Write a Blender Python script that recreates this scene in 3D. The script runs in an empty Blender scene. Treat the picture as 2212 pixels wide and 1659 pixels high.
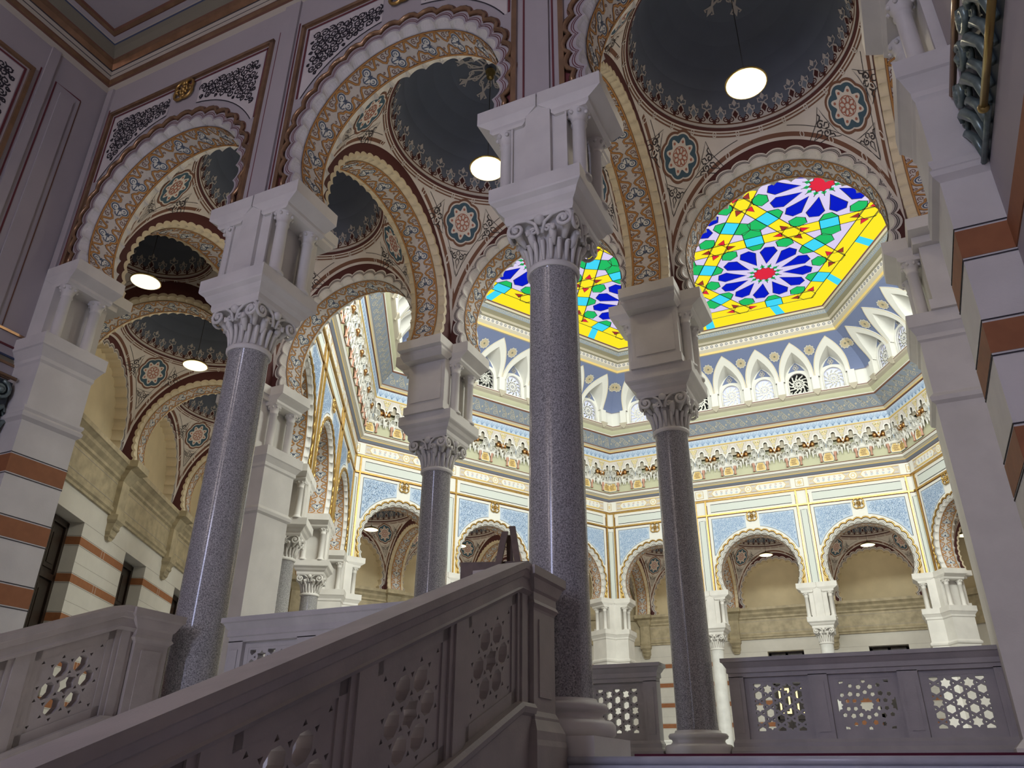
import bpy, math, random
from math import sin, cos, pi, sqrt, radians, atan2, hypot, asin, tan
from mathutils import Vector, Matrix
from mathutils.geometry import tessellate_polygon
random.seed(7)
COL = bpy.context.scene.collection
V = Vector
# ------------------------------------------------------------------ survey of the place (metres)
BAY = 4.45            # arcade bay
XC = BAY/2            # column centre
DEP = 4.993           # gallery depth (outer line y=0, inner line y=DEP)
AC = 11.934           # apothem of the inner column line
S = AC*2/sqrt(3)      # side of the hexagon on that line
T = .76               # arcade thickness
ZS, ZC, R0, LB = 7.3, 8.02, 1.63, .08   # springing, arch centre, radius, lobe depth
CEN = V((0, DEP+AC, 0))

# ------------------------------------------------------------------ materials (all procedural)
MATS = {}
def mat(name, col, rough=.6, metal=0., noise=0., nscale=6., bump=0., bscale=60., emit=None, estr=1., spec=None, col2=None, coat=0.):
    m = bpy.data.materials.new(name); m.use_nodes = True; nt = m.node_tree; b = nt.nodes['Principled BSDF']
    c = (*col, 1)
    b.inputs['Base Color'].default_value = c; b.inputs['Roughness'].default_value = rough; b.inputs['Metallic'].default_value = metal
    if spec is not None: b.inputs['Specular IOR Level'].default_value = spec
    if coat: b.inputs['Coat Weight'].default_value = coat
    tc = nt.nodes.new('ShaderNodeTexCoord')
    if noise or col2:
        n = nt.nodes.new('ShaderNodeTexNoise'); n.inputs['Scale'].default_value = nscale; n.inputs['Detail'].default_value = 4
        nt.links.new(tc.outputs['Object'], n.inputs['Vector'])
        r = nt.nodes.new('ShaderNodeValToRGB'); r.color_ramp.elements[0].position = .35; r.color_ramp.elements[1].position = .65
        d = col2 if col2 else tuple(x*(1-noise) for x in col)
        r.color_ramp.elements[0].color = (*d, 1); r.color_ramp.elements[1].color = c
        nt.links.new(n.outputs['Fac'], r.inputs['Fac']); nt.links.new(r.outputs['Color'], b.inputs['Base Color'])
    if bump:
        n = nt.nodes.new('ShaderNodeTexNoise'); n.inputs['Scale'].default_value = bscale; n.inputs['Detail'].default_value = 3
        nt.links.new(tc.outputs['Object'], n.inputs['Vector'])
        bp = nt.nodes.new('ShaderNodeBump'); bp.inputs['Strength'].default_value = bump; bp.inputs['Distance'].default_value = .01
        nt.links.new(n.outputs['Fac'], bp.inputs['Height']); nt.links.new(bp.outputs['Normal'], b.inputs['Normal'])
    if emit is not None:
        b.inputs['Emission Color'].default_value = (*emit, 1); b.inputs['Emission Strength'].default_value = estr
    MATS[name] = m; return m
mat('stone', (.74, .71, .66), .55, noise=.10, nscale=2.2, bump=.12, bscale=40)
mat('stone_cream', (.72, .62, .44), .6, noise=.06, nscale=2, bump=.1)
mat('stone_step', (.55, .55, .60), .3, noise=.15, nscale=5)
mat('balustrade', (.46,.44,.43), .5, noise=.12, nscale=4, bump=.15, bscale=50)
mat('stair_stone', (.42, .37, .33), .5, noise=.14, nscale=4, bump=.15, bscale=50)
mat('plaster', (.45,.41,.405), .8, noise=.04, nscale=1.5)
mat('lunette', (.62,.53,.35), .85, noise=.07, nscale=2.5)
mat('tan_stone', (.50, .42, .27), .55, noise=.3, nscale=3.5, bump=.1, bscale=20)
mat('wall_white', (.72, .69, .62), .7, noise=.05, nscale=3)
mat('joint', (.42, .38, .34), .8)
mat('terracotta', (.36, .14, .055), .7, noise=.12, nscale=8)
mat('maroon', (.085, .022, .020), .75)
mat('brown', (.17, .075, .045), .7)
mat('orange', (.50,.245,.075), .7)
mat('dark_red', (.15, .03, .035), .7)
mat('cream', (.66,.61,.57), .75, noise=.05, nscale=4)
mat('white_paint', (.80, .79, .74), .65)
mat('panel_green', (.66, .70, .66), .7)
mat('ink', (.03, .025, .03), .7)
mat('blue_ink', (.07, .10, .17), .7)
mat('slate', (.165,.19,.245), .8, noise=.06, nscale=3)
mat('medallion_blue', (.045,.095,.14), .75)
mat('rose', (.36, .13, .09), .7)
mat('sky_blue', (.50,.60,.74), .75)
mat('mid_blue', (.26,.38,.58), .75)
mat('frieze_blue', (.24,.28,.34), .75)
mat('grey_blue', (.17, .19, .24), .7)
mat('beige', (.52, .47, .37), .7)
mat('sage', (.56, .56, .39), .75, noise=.05, nscale=2)
mat('dusk_blue', (.17, .21, .36), .75)
mat('gold', (.60,.38,.12), .32, metal=.85, noise=.2, nscale=9)
mat('gold_paint', (.74, .54, .20), .5)
mat('yellow_paint', (.70, .58, .18), .6)
mat('bronze_gold', (.40,.24,.13), .22, metal=.55, noise=.25, nscale=5)
mat('copper', (.40, .20, .07), .28, metal=.75)
mat('pink_paint', (.55, .30, .22), .7)
mat('olive', (.22, .20, .14), .75)
mat('navy_line', (.05, .07, .13), .7)
mat('bronze_green', (.24,.31,.28), .32, metal=.35, noise=.35, nscale=12)
mat('bronze_dark', (.045, .06, .065), .5)
mat('wood_dark', (.028, .016, .010), .4, noise=.4, nscale=10)
mat('wood', (.16, .10, .065), .5, noise=.3, nscale=9)
mat('brass', (.45, .33, .12), .3, metal=.9)
mat('cable', (.03, .03, .03), .5)
mat('carpet', (.10, .012, .03), .95)
mat('white_marble', (.78, .77, .73), .25, noise=.12, nscale=3)
mat('lead', (.01, .01, .01), .6)
mat('void', (.004, .004, .005), .9)
mat('window_pane', (.50, .52, .60), .5, emit=(.55, .58, .75), estr=.35)
mat('lamp_glow', (.10,.09,.06), .5, emit=(1, .93, .62), estr=1.0)
mat('room_glow', (.7, .6, .3), .6, emit=(1, .82, .40), estr=.8)
G = .62
for n_, c_, s_ in (('glass_white', (.70, .62, .88), 1.05), ('glass_yellow', (.95, .78, .02), 1.1), ('glass_blue', (.0, .008, .50), 1.15), ('glass_green', (.015, .48, .12), 1.1),
                   ('glass_cyan', (.05, .62, .85), 1.15), ('glass_red', (.70, .02, .05), 1.1), ('glass_darkred', (.42, .05, .04), .8)):
    mat(n_, tuple(.03*x for x in c_), .8, spec=.05, emit=c_, estr=s_*G)
def granite():
    m = bpy.data.materials.new('granite'); m.use_nodes = True; nt = m.node_tree; b = nt.nodes['Principled BSDF']
    tc = nt.nodes.new('ShaderNodeTexCoord'); n = nt.nodes.new('ShaderNodeTexNoise'); n.inputs['Scale'].default_value = 72; n.inputs['Detail'].default_value = 5; n.inputs['Roughness'].default_value = .75
    r = nt.nodes.new('ShaderNodeValToRGB'); e = r.color_ramp.elements
    e[0].position = .36; e[0].color = (.10, .10, .10, 1); e[1].position = .66; e[1].color = (.60, .58, .57, 1)
    x = e.new(.5); x.color = (.33, .32, .32, 1)
    nt.links.new(tc.outputs['Object'], n.inputs['Vector']); nt.links.new(n.outputs['Fac'], r.inputs['Fac']); nt.links.new(r.outputs['Color'], b.inputs['Base Color'])
    b.inputs['Roughness'].default_value = .14; MATS['granite'] = m
granite()

# ------------------------------------------------------------------ mesh builder
class MB:
    def __init__(s): s.v = []; s.f = []; s.m = []; s.sm = []; s.names = []
    def mi(s, name):
        if name not in s.names: s.names.append(name)
        return s.names.index(name)
    def add(s, vs, fs, m, smooth=False):
        o = len(s.v); s.v += [tuple(p) for p in vs]; k = s.mi(m)
        for f in fs: s.f.append(tuple(i+o for i in f)); s.m.append(k); s.sm.append(smooth)
    def box(s, x0, x1, y0, y1, z0, z1, m):
        s.add([(x0,y0,z0),(x1,y0,z0),(x1,y1,z0),(x0,y1,z0),(x0,y0,z1),(x1,y0,z1),(x1,y1,z1),(x0,y1,z1)],
              [(0,3,2,1),(4,5,6,7),(0,1,5,4),(1,2,6,5),(2,3,7,6),(3,0,4,7)], m)
    def prism(s, poly, z0, z1, m, top=None):
        n = len(poly); t = top or poly
        s.add([(x,y,z0) for x,y in poly]+[(x,y,z1) for x,y in t], [tuple(range(n))[::-1], tuple(range(n,2*n))]+[(i,(i+1)%n,n+(i+1)%n,n+i) for i in range(n)], m)
    def sq(s, prof, m, cx=0, cy=0):          # stack of rectangles [(hx,hy,z)...]
        vs = []; fs = []
        for hx, hy, z in prof: vs += [(cx-hx,cy-hy,z),(cx+hx,cy-hy,z),(cx+hx,cy+hy,z),(cx-hx,cy+hy,z)]
        for i in range(len(prof)-1):
            for j in range(4): fs.append((4*i+j,4*i+(j+1)%4,4*i+4+(j+1)%4,4*i+4+j))
        fs += [(3,2,1,0), tuple(4*(len(prof)-1)+j for j in range(4))]
        s.add(vs, fs, m)
    def lathe(s, prof, m, n=24, c=(0,0,0), smooth=True, sx=1, sy=1):
        vs = []; fs = []
        for r, z in prof:
            for j in range(n): a = 2*pi*j/n; vs.append((c[0]+r*cos(a)*sx, c[1]+r*sin(a)*sy, c[2]+z))
        for i in range(len(prof)-1):
            for j in range(n): fs.append((i*n+j, i*n+(j+1)%n, (i+1)*n+(j+1)%n, (i+1)*n+j))
        s.add(vs, fs, m, smooth)
        s.add([vs[j] for j in range(n)], [tuple(range(n))[::-1]], m); s.add(vs[-n:], [tuple(range(n))], m)
    def tube(s, pts, r, m, n=6, closed=False, smooth=True):
        pts = [V(p) for p in pts]; N = len(pts); vs = []; fs = []; up = None
        for i, p in enumerate(pts):
            a = pts[(i-1) % N] if (closed or i > 0) else p; b = pts[(i+1) % N] if (closed or i < N-1) else p
            d = (b-a).normalized() if (b-a).length > 1e-9 else V((0,0,1))
            if up is None: up = d.orthogonal().normalized()
            up = (up - d*up.dot(d)); up = up.normalized() if up.length > 1e-6 else d.orthogonal().normalized()
            w = d.cross(up); rr = r[i] if isinstance(r, (list, tuple)) else r
            for j in range(n): t = 2*pi*j/n; vs.append(p+(up*cos(t)+w*sin(t))*rr)
        for i in range(N if closed else N-1):
            for j in range(n): fs.append((i*n+j, i*n+(j+1)%n, ((i+1)%N)*n+(j+1)%n, ((i+1)%N)*n+j))
        if not closed: fs += [tuple(range(n))[::-1], tuple(range((N-1)*n, N*n))]
        s.add(vs, fs, m, smooth)
    def strip(s, A, B, m, closed=False, smooth=False):
        n = len(A); s.add(list(A)+list(B), [(i,(i+1)%n,n+(i+1)%n,n+i) for i in range(n if closed else n-1)], m, smooth)
    def ball(s, c, r, m, n=10, sz=1., k=6):
        s.lathe([(max(r*sin(pi*i/k), 1e-4), -r*sz*cos(pi*i/k)) for i in range(k+1)], m, n, c)
    def stroke(s, pts, w, m, f, taper=False, closed=False):
        n = len(pts)
        if n < 2: return
        A = []; B = []
        for i in range(n):
            a = pts[(i-1) % n] if (closed or i > 0) else pts[i]; b = pts[(i+1) % n] if (closed or i < n-1) else pts[i]
            dx, dy = b[0]-a[0], b[1]-a[1]; l = hypot(dx, dy) or 1
            ww = w/2*(1-.75*i/(n-1)) if taper else w/2
            A.append(f(pts[i][0]-dy/l*ww, pts[i][1]+dx/l*ww)); B.append(f(pts[i][0]+dy/l*ww, pts[i][1]-dx/l*ww))
        s.strip(A, B, m, closed)
    def poly(s, pts, m, f):
        vs = [f(*p) for p in pts]
        s.add(vs, [tuple(t) for t in tessellate_polygon([[V((p[0], p[1], 0)) for p in pts]])], m)
    def disc(s, fr, m, f, n=48, k=4, r0=0., cx=0., cy=0.):      # polar patch that follows a curved surface
        T = [2*pi*i/n for i in range(n)]
        R = [[f(cx+fr(t)*(r0+(1-r0)*j/k)*cos(t), cy+fr(t)*(r0+(1-r0)*j/k)*sin(t)) for t in T] for j in range(0 if r0 else 1, k+1)]
        if not r0: s.add(R[0]+[f(cx, cy)], [(i, (i+1) % n, n) for i in range(n)], m)
        for a, b in zip(R, R[1:]): s.strip(a, b, m, True)
    def bar(s, p, q, w, m, f, d0, d1):        # solid bar from 2D p to q, mapping f(u,v,depth)
        dx, dy = q[0]-p[0], q[1]-p[1]; l = hypot(dx, dy)
        if l < 1e-4: return
        nx, ny = -dy/l*w/2, dx/l*w/2; vs = []
        for d in (d0, d1):
            for (a, b) in ((p[0]+nx,p[1]+ny),(p[0]-nx,p[1]-ny),(q[0]-nx,q[1]-ny),(q[0]+nx,q[1]+ny)): vs.append(f(a, b, d))
        s.add(vs, [(0,1,2,3),(7,6,5,4),(0,4,5,1),(1,5,6,2),(2,6,7,3),(3,7,4,0)], m)
    def build(s, name, parent=None, mw=None):
        me = bpy.data.meshes.new(name); me.from_pydata(s.v, [], s.f)
        for n in s.names: me.materials.append(MATS[n])
        me.polygons.foreach_set('material_index', s.m); me.polygons.foreach_set('use_smooth', s.sm); me.update()
        o = bpy.data.objects.new(name, me); COL.objects.link(o)
        if parent is not None: o.parent = parent
        if mw is not None: o.matrix_world = mw
        return o
def tag(o, label=None, cat=None, group=None, kind=None):
    if label: o['label'] = label
    if cat: o['category'] = cat
    if group: o['group'] = group
    if kind: o['kind'] = kind
    return o
def thing(name, label, cat, mw=None, group=None):
    o = bpy.data.objects.new(name, None); COL.objects.link(o); o.empty_display_size = .2
    if mw is not None: o.matrix_world = mw
    return tag(o, label, cat, group)
def kids(o): return [c for c in bpy.data.objects if c.parent == o]
def dup(root, mw, label, group=None):
    def cp(o, par):
        c = o.copy(); COL.objects.link(c); c.parent = par
        for ch in KID.get(o.name, ()): cp(ch, c)
        return c
    def scan(o):
        if o.name not in KID:
            KID[o.name] = kids(o)
            for ch in KID[o.name]: scan(ch)
    scan(root); c = cp(root, None); c.matrix_world = mw; c['label'] = label
    if group: c['group'] = group
    return c
KID = {}
def struct(name, mb, mw=None): return tag(mb.build(name, None, mw), kind='structure')

# ------------------------------------------------------------------ frames of the six sides
def side(k):           # local x right seen from the gallery, local y to the centre
    n = radians(270-60*k)
    return Matrix.Translation(CEN + V((cos(n), sin(n), 0))*AC) @ Matrix.Rotation(radians(-60*k), 4, 'Z')
I4 = Matrix.Identity(4)
def at(M, x, y, z=0, rz=0): return M @ Matrix.Translation((x, y, z)) @ Matrix.Rotation(rz, 4, 'Z')
SIDE = {0: 'near side', 1: 'near-left side', 2: 'far-left side', 3: 'far side', 4: 'far-right side', 5: 'near-right side'}

# ------------------------------------------------------------------ 2D ornament
def spiral(cx, cy, r, a0=0., turns=1.4, d=1, n=13, k=.85):
    return [(cx+r*(1-k*i/n)*cos(a0+d*2*pi*turns*i/n), cy+r*(1-k*i/n)*sin(a0+d*2*pi*turns*i/n)) for i in range(n+1)]
def circ(cx, cy, r, n=16, a0=0.): return [(cx+r*cos(a0+2*pi*i/n), cy+r*sin(a0+2*pi*i/n)) for i in range(n)]
def scrolls(mb, m, f, inside, box, step, w, seed=1):
    rnd = random.Random(seed); x0, x1, y0, y1 = box; row = 0; y = y0
    while y < y1:
        x = x0 + (step/2 if row % 2 else 0)
        while x < x1:
            cx, cy = x+rnd.uniform(-.08, .08)*step, y+rnd.uniform(-.08, .08)*step; r = step*.60
            while r > step*.2 and not all(inside(cx+r*1.05*cos(t), cy+r*1.05*sin(t)) for t in (0, .785, 1.57, 2.36, 3.14, 3.93, 4.71, 5.5)): r *= .85
            if r > step*.2 and inside(cx, cy):
                a = rnd.uniform(0, 6.28); d = rnd.choice((-1, 1))
                mb.stroke(spiral(cx, cy, r, a, 1.45, d), w, m, f)
                for q in (1.2, 2.6, 4.1):
                    aa = a+d*q; mb.stroke([(cx+r*.78*cos(aa), cy+r*.78*sin(aa)), (cx+r*.62*cos(aa+d*.35), cy+r*.62*sin(aa+d*.35)), (cx+r*.42*cos(aa+d*.2), cy+r*.42*sin(aa+d*.2))], w*1.5, m, f, taper=True)
            x += step
        y += step*.86; row += 1

# ------------------------------------------------------------------ arches
def arch_par(R): p0 = -asin((ZC-ZS)/R); return p0, pi-2*p0
def lobe(t, n): return abs(sin(n*pi*t))**.75
def r_open(R, t, n): return R+.005+(LB if n < 30 else .045)*lobe(t, n)
def soffit(R, n, m='stone'):
    mb = MB(); p0, tot = arch_par(R); N = n*8
    secs = [(-T/2, 1., .0), (-T/2+.05, .72, .0), (-T/2+.12, .12, .0), (-T/2+.15, 0, .0), (T/2-.15, 0, 0), (T/2-.12, .12, 0), (T/2-.05, .72, 0), (T/2, 1., 0)]
    rows = []
    for y, k, e in secs:
        lb = LB if n < 30 else .045
        rows.append([V(((R+.005*k+lb*k*lobe(i/N, n))*cos(p0+tot*i/N), y, ZC-ZS+(R+.005*k+lb*k*lobe(i/N, n))*sin(p0+tot*i/N))) for i in range(N+1)])
    for a, b in zip(rows, rows[1:]): mb.strip(a, b, m)
    return mb
def ribbon(R):
    mb = MB(); p0, tot = arch_par(R); L = R*tot; W = .21; nt = max(8, round(L/.56)); tl = (L-.10)/nt
    def F(e): return lambda u, v: V(((R-e)*cos(p0+(u+.05)/R), v*1.19, ZC-ZS+(R-e)*sin(p0+(u+.05)/R)))
    f1, f2, f3, f4 = F(.006), F(.010), F(.013), F(.016)
    n = nt*5; us = [(L-.10)*i/n for i in range(n+1)]
    mb.strip([f1(u, -W) for u in us], [f1(u, W) for u in us], 'cream')
    for v in (-W+.014, W-.014): mb.stroke([(u, v) for u in us], .034, 'brown', f2); mb.stroke([(u, v) for u in us], .022, 'orange', f3)
    mb.stroke([(0, -W), (0, W)], .03, 'orange', f3); mb.stroke([(L-.10, -W), (L-.10, W)], .03, 'orange', f3)
    H = [(-.5, .17), (-.42, .165), (-.36, .10), (-.33, .055), (-.27, .05), (-.21, .075), (-.19, .13), (-.12, .165), (-.02, .172), (.07, .15), (.11, .10), (.17, .085), (.22, .085), (.26, .05), (.33, .03), (.40, .06), (.45, .12), (.5, .17)]
    for k in range(nt):
        c = tl*(k+.5)
        for sg in (-1, 1):
            P = [(c+a*tl, sg*b) for a, b in H]
            mb.stroke(P, .038, 'brown', f2); mb.stroke(P, .027, 'orange', f3)
            mb.stroke(circ(c-tl/2, sg*.183, .020, 8), .014, 'orange', f4, closed=True)
            # clover lobe and scrolls
            mb.poly(circ(c-.04*tl, sg*.075, .074, 14), 'white_paint', f2)
            mb.stroke(circ(c-.04*tl, sg*.075, .056, 14), .020, 'blue_ink', f3, closed=True)
            mb.stroke(spiral(c-.04*tl, sg*.072, .032, 0, .9, sg, 6), .012, 'blue_ink', f3)
            mb.stroke(spiral(c+.30*tl, sg*.125, .045, 2.4*sg, 1.3, -sg, 10), .012, 'brown', f2)
            mb.stroke(spiral(c-.36*tl+.03, sg*.150, .030, 1., 1.2, sg, 8), .010, 'brown', f2)
            mb.stroke([(c+.12*tl, sg*.185), (c+.2*tl, sg*.15), (c+.16*tl, sg*.125)], .012, 'brown', f2)
            mb.stroke(spiral(c-.44*tl, sg*.07, .025, 0, 1.1, sg, 7), .010, 'brown', f2)
        mb.poly([(c+.0*tl, -.03), (c+.05*tl, -.055), (c+.20*tl, -.02), (c+.20*tl, .02), (c+.05*tl, .055), (c, .03)], 'white_paint', f3)
        mb.stroke([(c-.02*tl, 0), (c+.17*tl, 0)], .014, 'blue_ink', f4)
        for sg in (-1, 1): mb.stroke([(c+.19*tl, 0), (c+.15*tl, sg*.035), (c+.10*tl, sg*.045)], .015, 'blue_ink', f4)
        mb.poly([(c-.02*tl, 0), (c-.07*tl, .022), (c-.13*tl, 0), (c-.07*tl, -.022)], 'blue_ink', f4)
    return mb
def face_curve(R, n, o, y, per=8):
    p0, tot = arch_par(R); N = n*per; out = []
    for i in range(N+1):
        t = i/N; a = p0+tot*t; r = r_open(R, t, n)+o; x = r*cos(a); z = ZC-ZS+r*sin(a)
        out.append(V((x, y, max(z, 0.))))
    return out
def rect_curve(R, n, hx, top, y, per=8):
    p0, tot = arch_par(R); N = n*per; out = []; zc = ZC-ZS
    for i in range(N+1):
        a = p0+tot*i/N; c, s = cos(a), sin(a); k = 1e9
        if abs(c) > 1e-6: k = min(k, hx/abs(c))
        if s > 1e-6: k = min(k, (top-zc)/s)
        out.append([k*c, y, max(zc+k*s, 0.)])
    # snap the two upper corners
    for sx in (-1, 1):
        j = min(range(len(out)), key=lambda q: (out[q][0]-sx*hx)**2+(out[q][2]-top)**2); out[j][0] = sx*hx; out[j][2] = top
    return [V(p) for p in out]
def gallery_face(mb, R, n, hx, top, y, sg, plain=False):
    e = .004*sg
    A = face_curve(R, n, 0, y); B = face_curve(R, n, .10 if not plain else .05, y); C = rect_curve(R, n, hx, top, y)
    mb.strip(A, B, 'cream' if not plain else 'stone_cream'); mb.strip(B, C, 'maroon')
    if not plain:
        for o in (.035, .062): mb.strip(face_curve(R, n, o, y+e), face_curve(R, n, o+.013, y+e), 'ink')
    mb.strip(face_curve(R, n, .10 if not plain else .05, y+e*.5), face_curve(R, n, .115 if not plain else .07, y+e*.5), 'white_paint' if not plain else 'stone_cream')
def medallion(mb, z, y, sg, r, m, m2):
    for k in range(4):
        a = pi/4+k*pi/2; c = V((r*.42*cos(a), y, z+r*.42*sin(a)))
        mb.tube([c+V((r*.55*cos(t), 0, r*.55*sin(t))) for t in [a-pi*.62+pi*1.24*i/9 for i in range(10)]], .026, m, 6)
    mb.lathe([(1e-3, .03), (.3*r, .045), (.42*r, .03), (.5*r, 0)], m2, 12, (0, 0, 0)) if False else None
    for j in range(8):
        a = 2*pi*j/8; mb.ball((r*.32*cos(a), y, z+r*.32*sin(a)), r*.13, m2, 6, 1, 4)
    mb.ball((0, y, z), r*.2, m2, 8, 1, 4)
def arch_set(name, front, label, cat, group, R=R0, n=22):
    """one bay of arcade: soffit, ribbon, front face (hall / atrium / transverse) and gallery face"""
    root = thing(name, label, cat, I4, group)
    so = soffit(R, n, 'stone' if front != 'transverse' else 'stone_cream').build('soffit', root)
    ribbon(R).build('painted_ribbon', so)
    hx = XC
    if front == 'transverse':
        for y, sg in ((-T/2, -1), (T/2, 1)):
            mb = MB(); gallery_face(mb, R, n, 2.46, 3.02, y, sg, plain=True); mb.build('painted_face', root)
        return root
    mb = MB(); yb = T/2 if front == 'hall' else -T/2; sb = 1 if front == 'hall' else -1
    gallery_face(mb, R, n, hx, 3.2, yb, sb); mb.build('gallery_face', root)
    y = -yb; sg = -sb
    e1, e2, e3 = y+.004*sg, y+.008*sg, y+.012*sg
    P = lambda e: (lambda u, v: V((u, e, v)))
    if front == 'hall':
        mb = MB(); top = 4.15
        mb.strip(face_curve(R, n, 0, y), rect_curve(R, n, hx, top, y), 'plaster'); mb.build('wall_face', root)
        mb = MB()
        for o in (.045, .075): mb.strip(face_curve(R, n, o, e1), face_curve(R, n, o+.012, e1), 'dark_red')
        mb.tube([p+V((0, sg*.02, 0)) for p in face_curve(R, n, .17, e1, 4) if p.z > .02], .036, 'bronze_gold', 6)
        mb.strip(face_curve(R, n, .125, e1), face_curve(R, n, .225, e1), 'brown')
        mb.build('archivolt', root)
        fx, ft = 1.93, 3.46
        mb = MB()   # spandrel frame
        for sx in (-1, 1):
            mb.box(min(sx*fx, sx*(fx-.07)), max(sx*fx, sx*(fx-.07)), min(y, y+sg*.05), max(y, y+sg*.05), 0, ft, 'bronze_gold')
            mb.box(min(sx*(fx-.11), sx*(fx-.145)), max(sx*(fx-.11), sx*(fx-.145)), min(y, e2), max(y, e2), 1.8, ft-.11, 'dark_red')
        mb.box(-fx, fx, min(y, y+sg*.05), max(y, y+sg*.05), ft-.07, ft, 'bronze_gold')
        mb.box(-fx+.11, fx-.11, min(y, e2), max(y, e2), ft-.145, ft-.11, 'dark_red')
        fr_ = mb.build('spandrel_frame', root)
        ins = lambda u, v: abs(u) < 1.72 and .33 < abs(u) and v < 3.24 and hypot(u, v-.78) > 2.06
        for sx in (-1, 1):
            mb = MB(); N = 14
            arc = [(sx*2.0*cos(t), .78+2.0*sin(t)) for t in [radians(30)+radians(50)*i/N for i in range(N+1)]]
            mb.poly([(sx*1.77, 3.29), (sx*1.77, arc[0][1])]+arc+[(arc[-1][0], 3.29)], 'cream', P(e1))
            mb.stroke(arc, .018, 'ink', P(e2))
            scrolls(mb, 'ink', P(e2), lambda u, v: ins(u, v) and u*sx > 0, (-1.75, 1.75, 1.6, 3.3), .145, .028, 3)
            mb.build('filigree', fr_)
            mb = MB(); mb.poly([(sx*1.86, 0.0), (sx*1.86, 1.3), (sx*1.84, .75), (sx*1.80, .35), (sx*1.70, .0)], 'dark_red', P(e1)); mb.build('red_corner', root)
        mb = MB(); medallion(mb, 3.17, y+sg*.05, sg, .24, 'gold', 'gold'); mb.build('medallion', root)
        for sx in (-1, 1):
            mb = MB(); mb.box(*sorted((sx*hx, sx*(hx-.16))), min(y, y+sg*.04), max(y, y+sg*.04), 0, top, 'plaster')
            a, b = sx*(hx-.19), sx*(hx-.215); mb.box(min(a, b), max(a, b), min(y, e2), max(y, e2), 0, 3.6, 'dark_red')
            mb.build('pilaster_strip', root)
    else:       # atrium face
        top = 4.1
        mb = MB(); mb.strip(face_curve(R, n, 0, y), rect_curve(R, n, hx, top, y), 'white_paint'); mb.build('wall_face', root)
        mb = MB()
        for o in (.03, .055): mb.strip(face_curve(R, n, o, e1), face_curve(R, n, o+.010, e1), 'ink')
        mb.strip(face_curve(R, n, .10, e1), face_curve(R, n, .125, e1), 'brown')
        mb.tube([p+V((0, sg*.02, 0)) for p in face_curve(R, n, .15, e1, 4) if p.z > .02], .034, 'gold', 6)
        mb.build('archivolt', root)
        fx = hx-.24; zr = 3.42
        for sx in (-1, 1):
            mb = MB(); N = 14
            arc = [(sx*1.93*cos(t), .78+1.93*sin(t)) for t in [radians(24)+radians(57)*i/N for i in range(N+1)]]
            mb.poly([(sx*1.80, 3.24), (sx*1.80, arc[0][1])]+arc+[(arc[-1][0], 3.24)], 'sky_blue', P(e1))
            mb.stroke([(sx*1.80, arc[0][1]), (sx*1.80, 3.24), (arc[-1][0], 3.24)], .022, 'ink', P(e2)); mb.stroke(arc, .012, 'ink', P(e2))
            scrolls(mb, 'mid_blue', P(e2), lambda u, v: u*sx > 0 and .34 < abs(u) < 1.77 and v < 3.21 and hypot(u, v-.78) > 1.97, (-1.8, 1.8, 1.5, 3.25), .17, .022, 5)
            mb.build('blue_spandrel', root)
            mb = MB(); mb.box(*sorted((sx*(fx-.02), sx*(fx+.04))), min(y, y+sg*.06), max(y, y+sg*.06), 0, 4.08, 'gold')
            mb.box(*sorted((sx*(fx-.045), sx*(fx-.02))), min(y, e2), max(y, e2), 0, 3.9, 'brown')
            mb.poly([(sx*1.88, 0.0), (sx*1.88, 1.1), (sx*1.80, .6), (sx*1.75, .35), (sx*1.64, .0)], 'gold_paint', P(e1))
            mb.build('gold_upright', root)
        mb = MB(); mb.box(-hx, hx, min(y, y+sg*.055), max(y, y+sg*.055), zr-.035, zr+.035, 'gold'); mb.box(-hx, hx, min(y, e2), max(y, e2), zr-.06, zr-.035, 'brown')
        for (x0, x1, z0, z1) in ((-1.78, 1.78, 3.56, 3.92),):
            mb.poly([(x0, z0), (x1, z0), (x1, z1), (x0, z1)], 'panel_green', P(e1))
            mb.stroke([(x0, z0), (x1, z0), (x1, z1), (x0, z1)], .025, 'ink', P(e2), closed=True)
        for sx in (-1, 1):
            mb.poly([(sx*(hx-.13), 0), (sx*hx, 0), (sx*hx, 3.2), (sx*(hx-.13), 3.2)], 'panel_green', P(e1))
            mb.stroke([(sx*(hx-.13), 0), (sx*(hx-.13), 3.2), (sx*hx, 3.2)], .018, 'ink', P(e2))
            mb.poly([(sx*hx, 3.64)]+[(sx*(hx-.09*cos(t)*(1+.12*cos(6*t))), 3.74+.09*sin(t)*(1+.12*cos(6*t))) for t in [-pi/2+pi*i/12 for i in range(13)]]+[(sx*hx, 3.84)], 'yellow_paint', P(e1))
        mb.build('panel_rail', root)
        mb = MB(); medallion(mb, 3.17, y+sg*.05, sg, .25, 'gold', 'gold'); mb.build('medallion', root)
    return root

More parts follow.
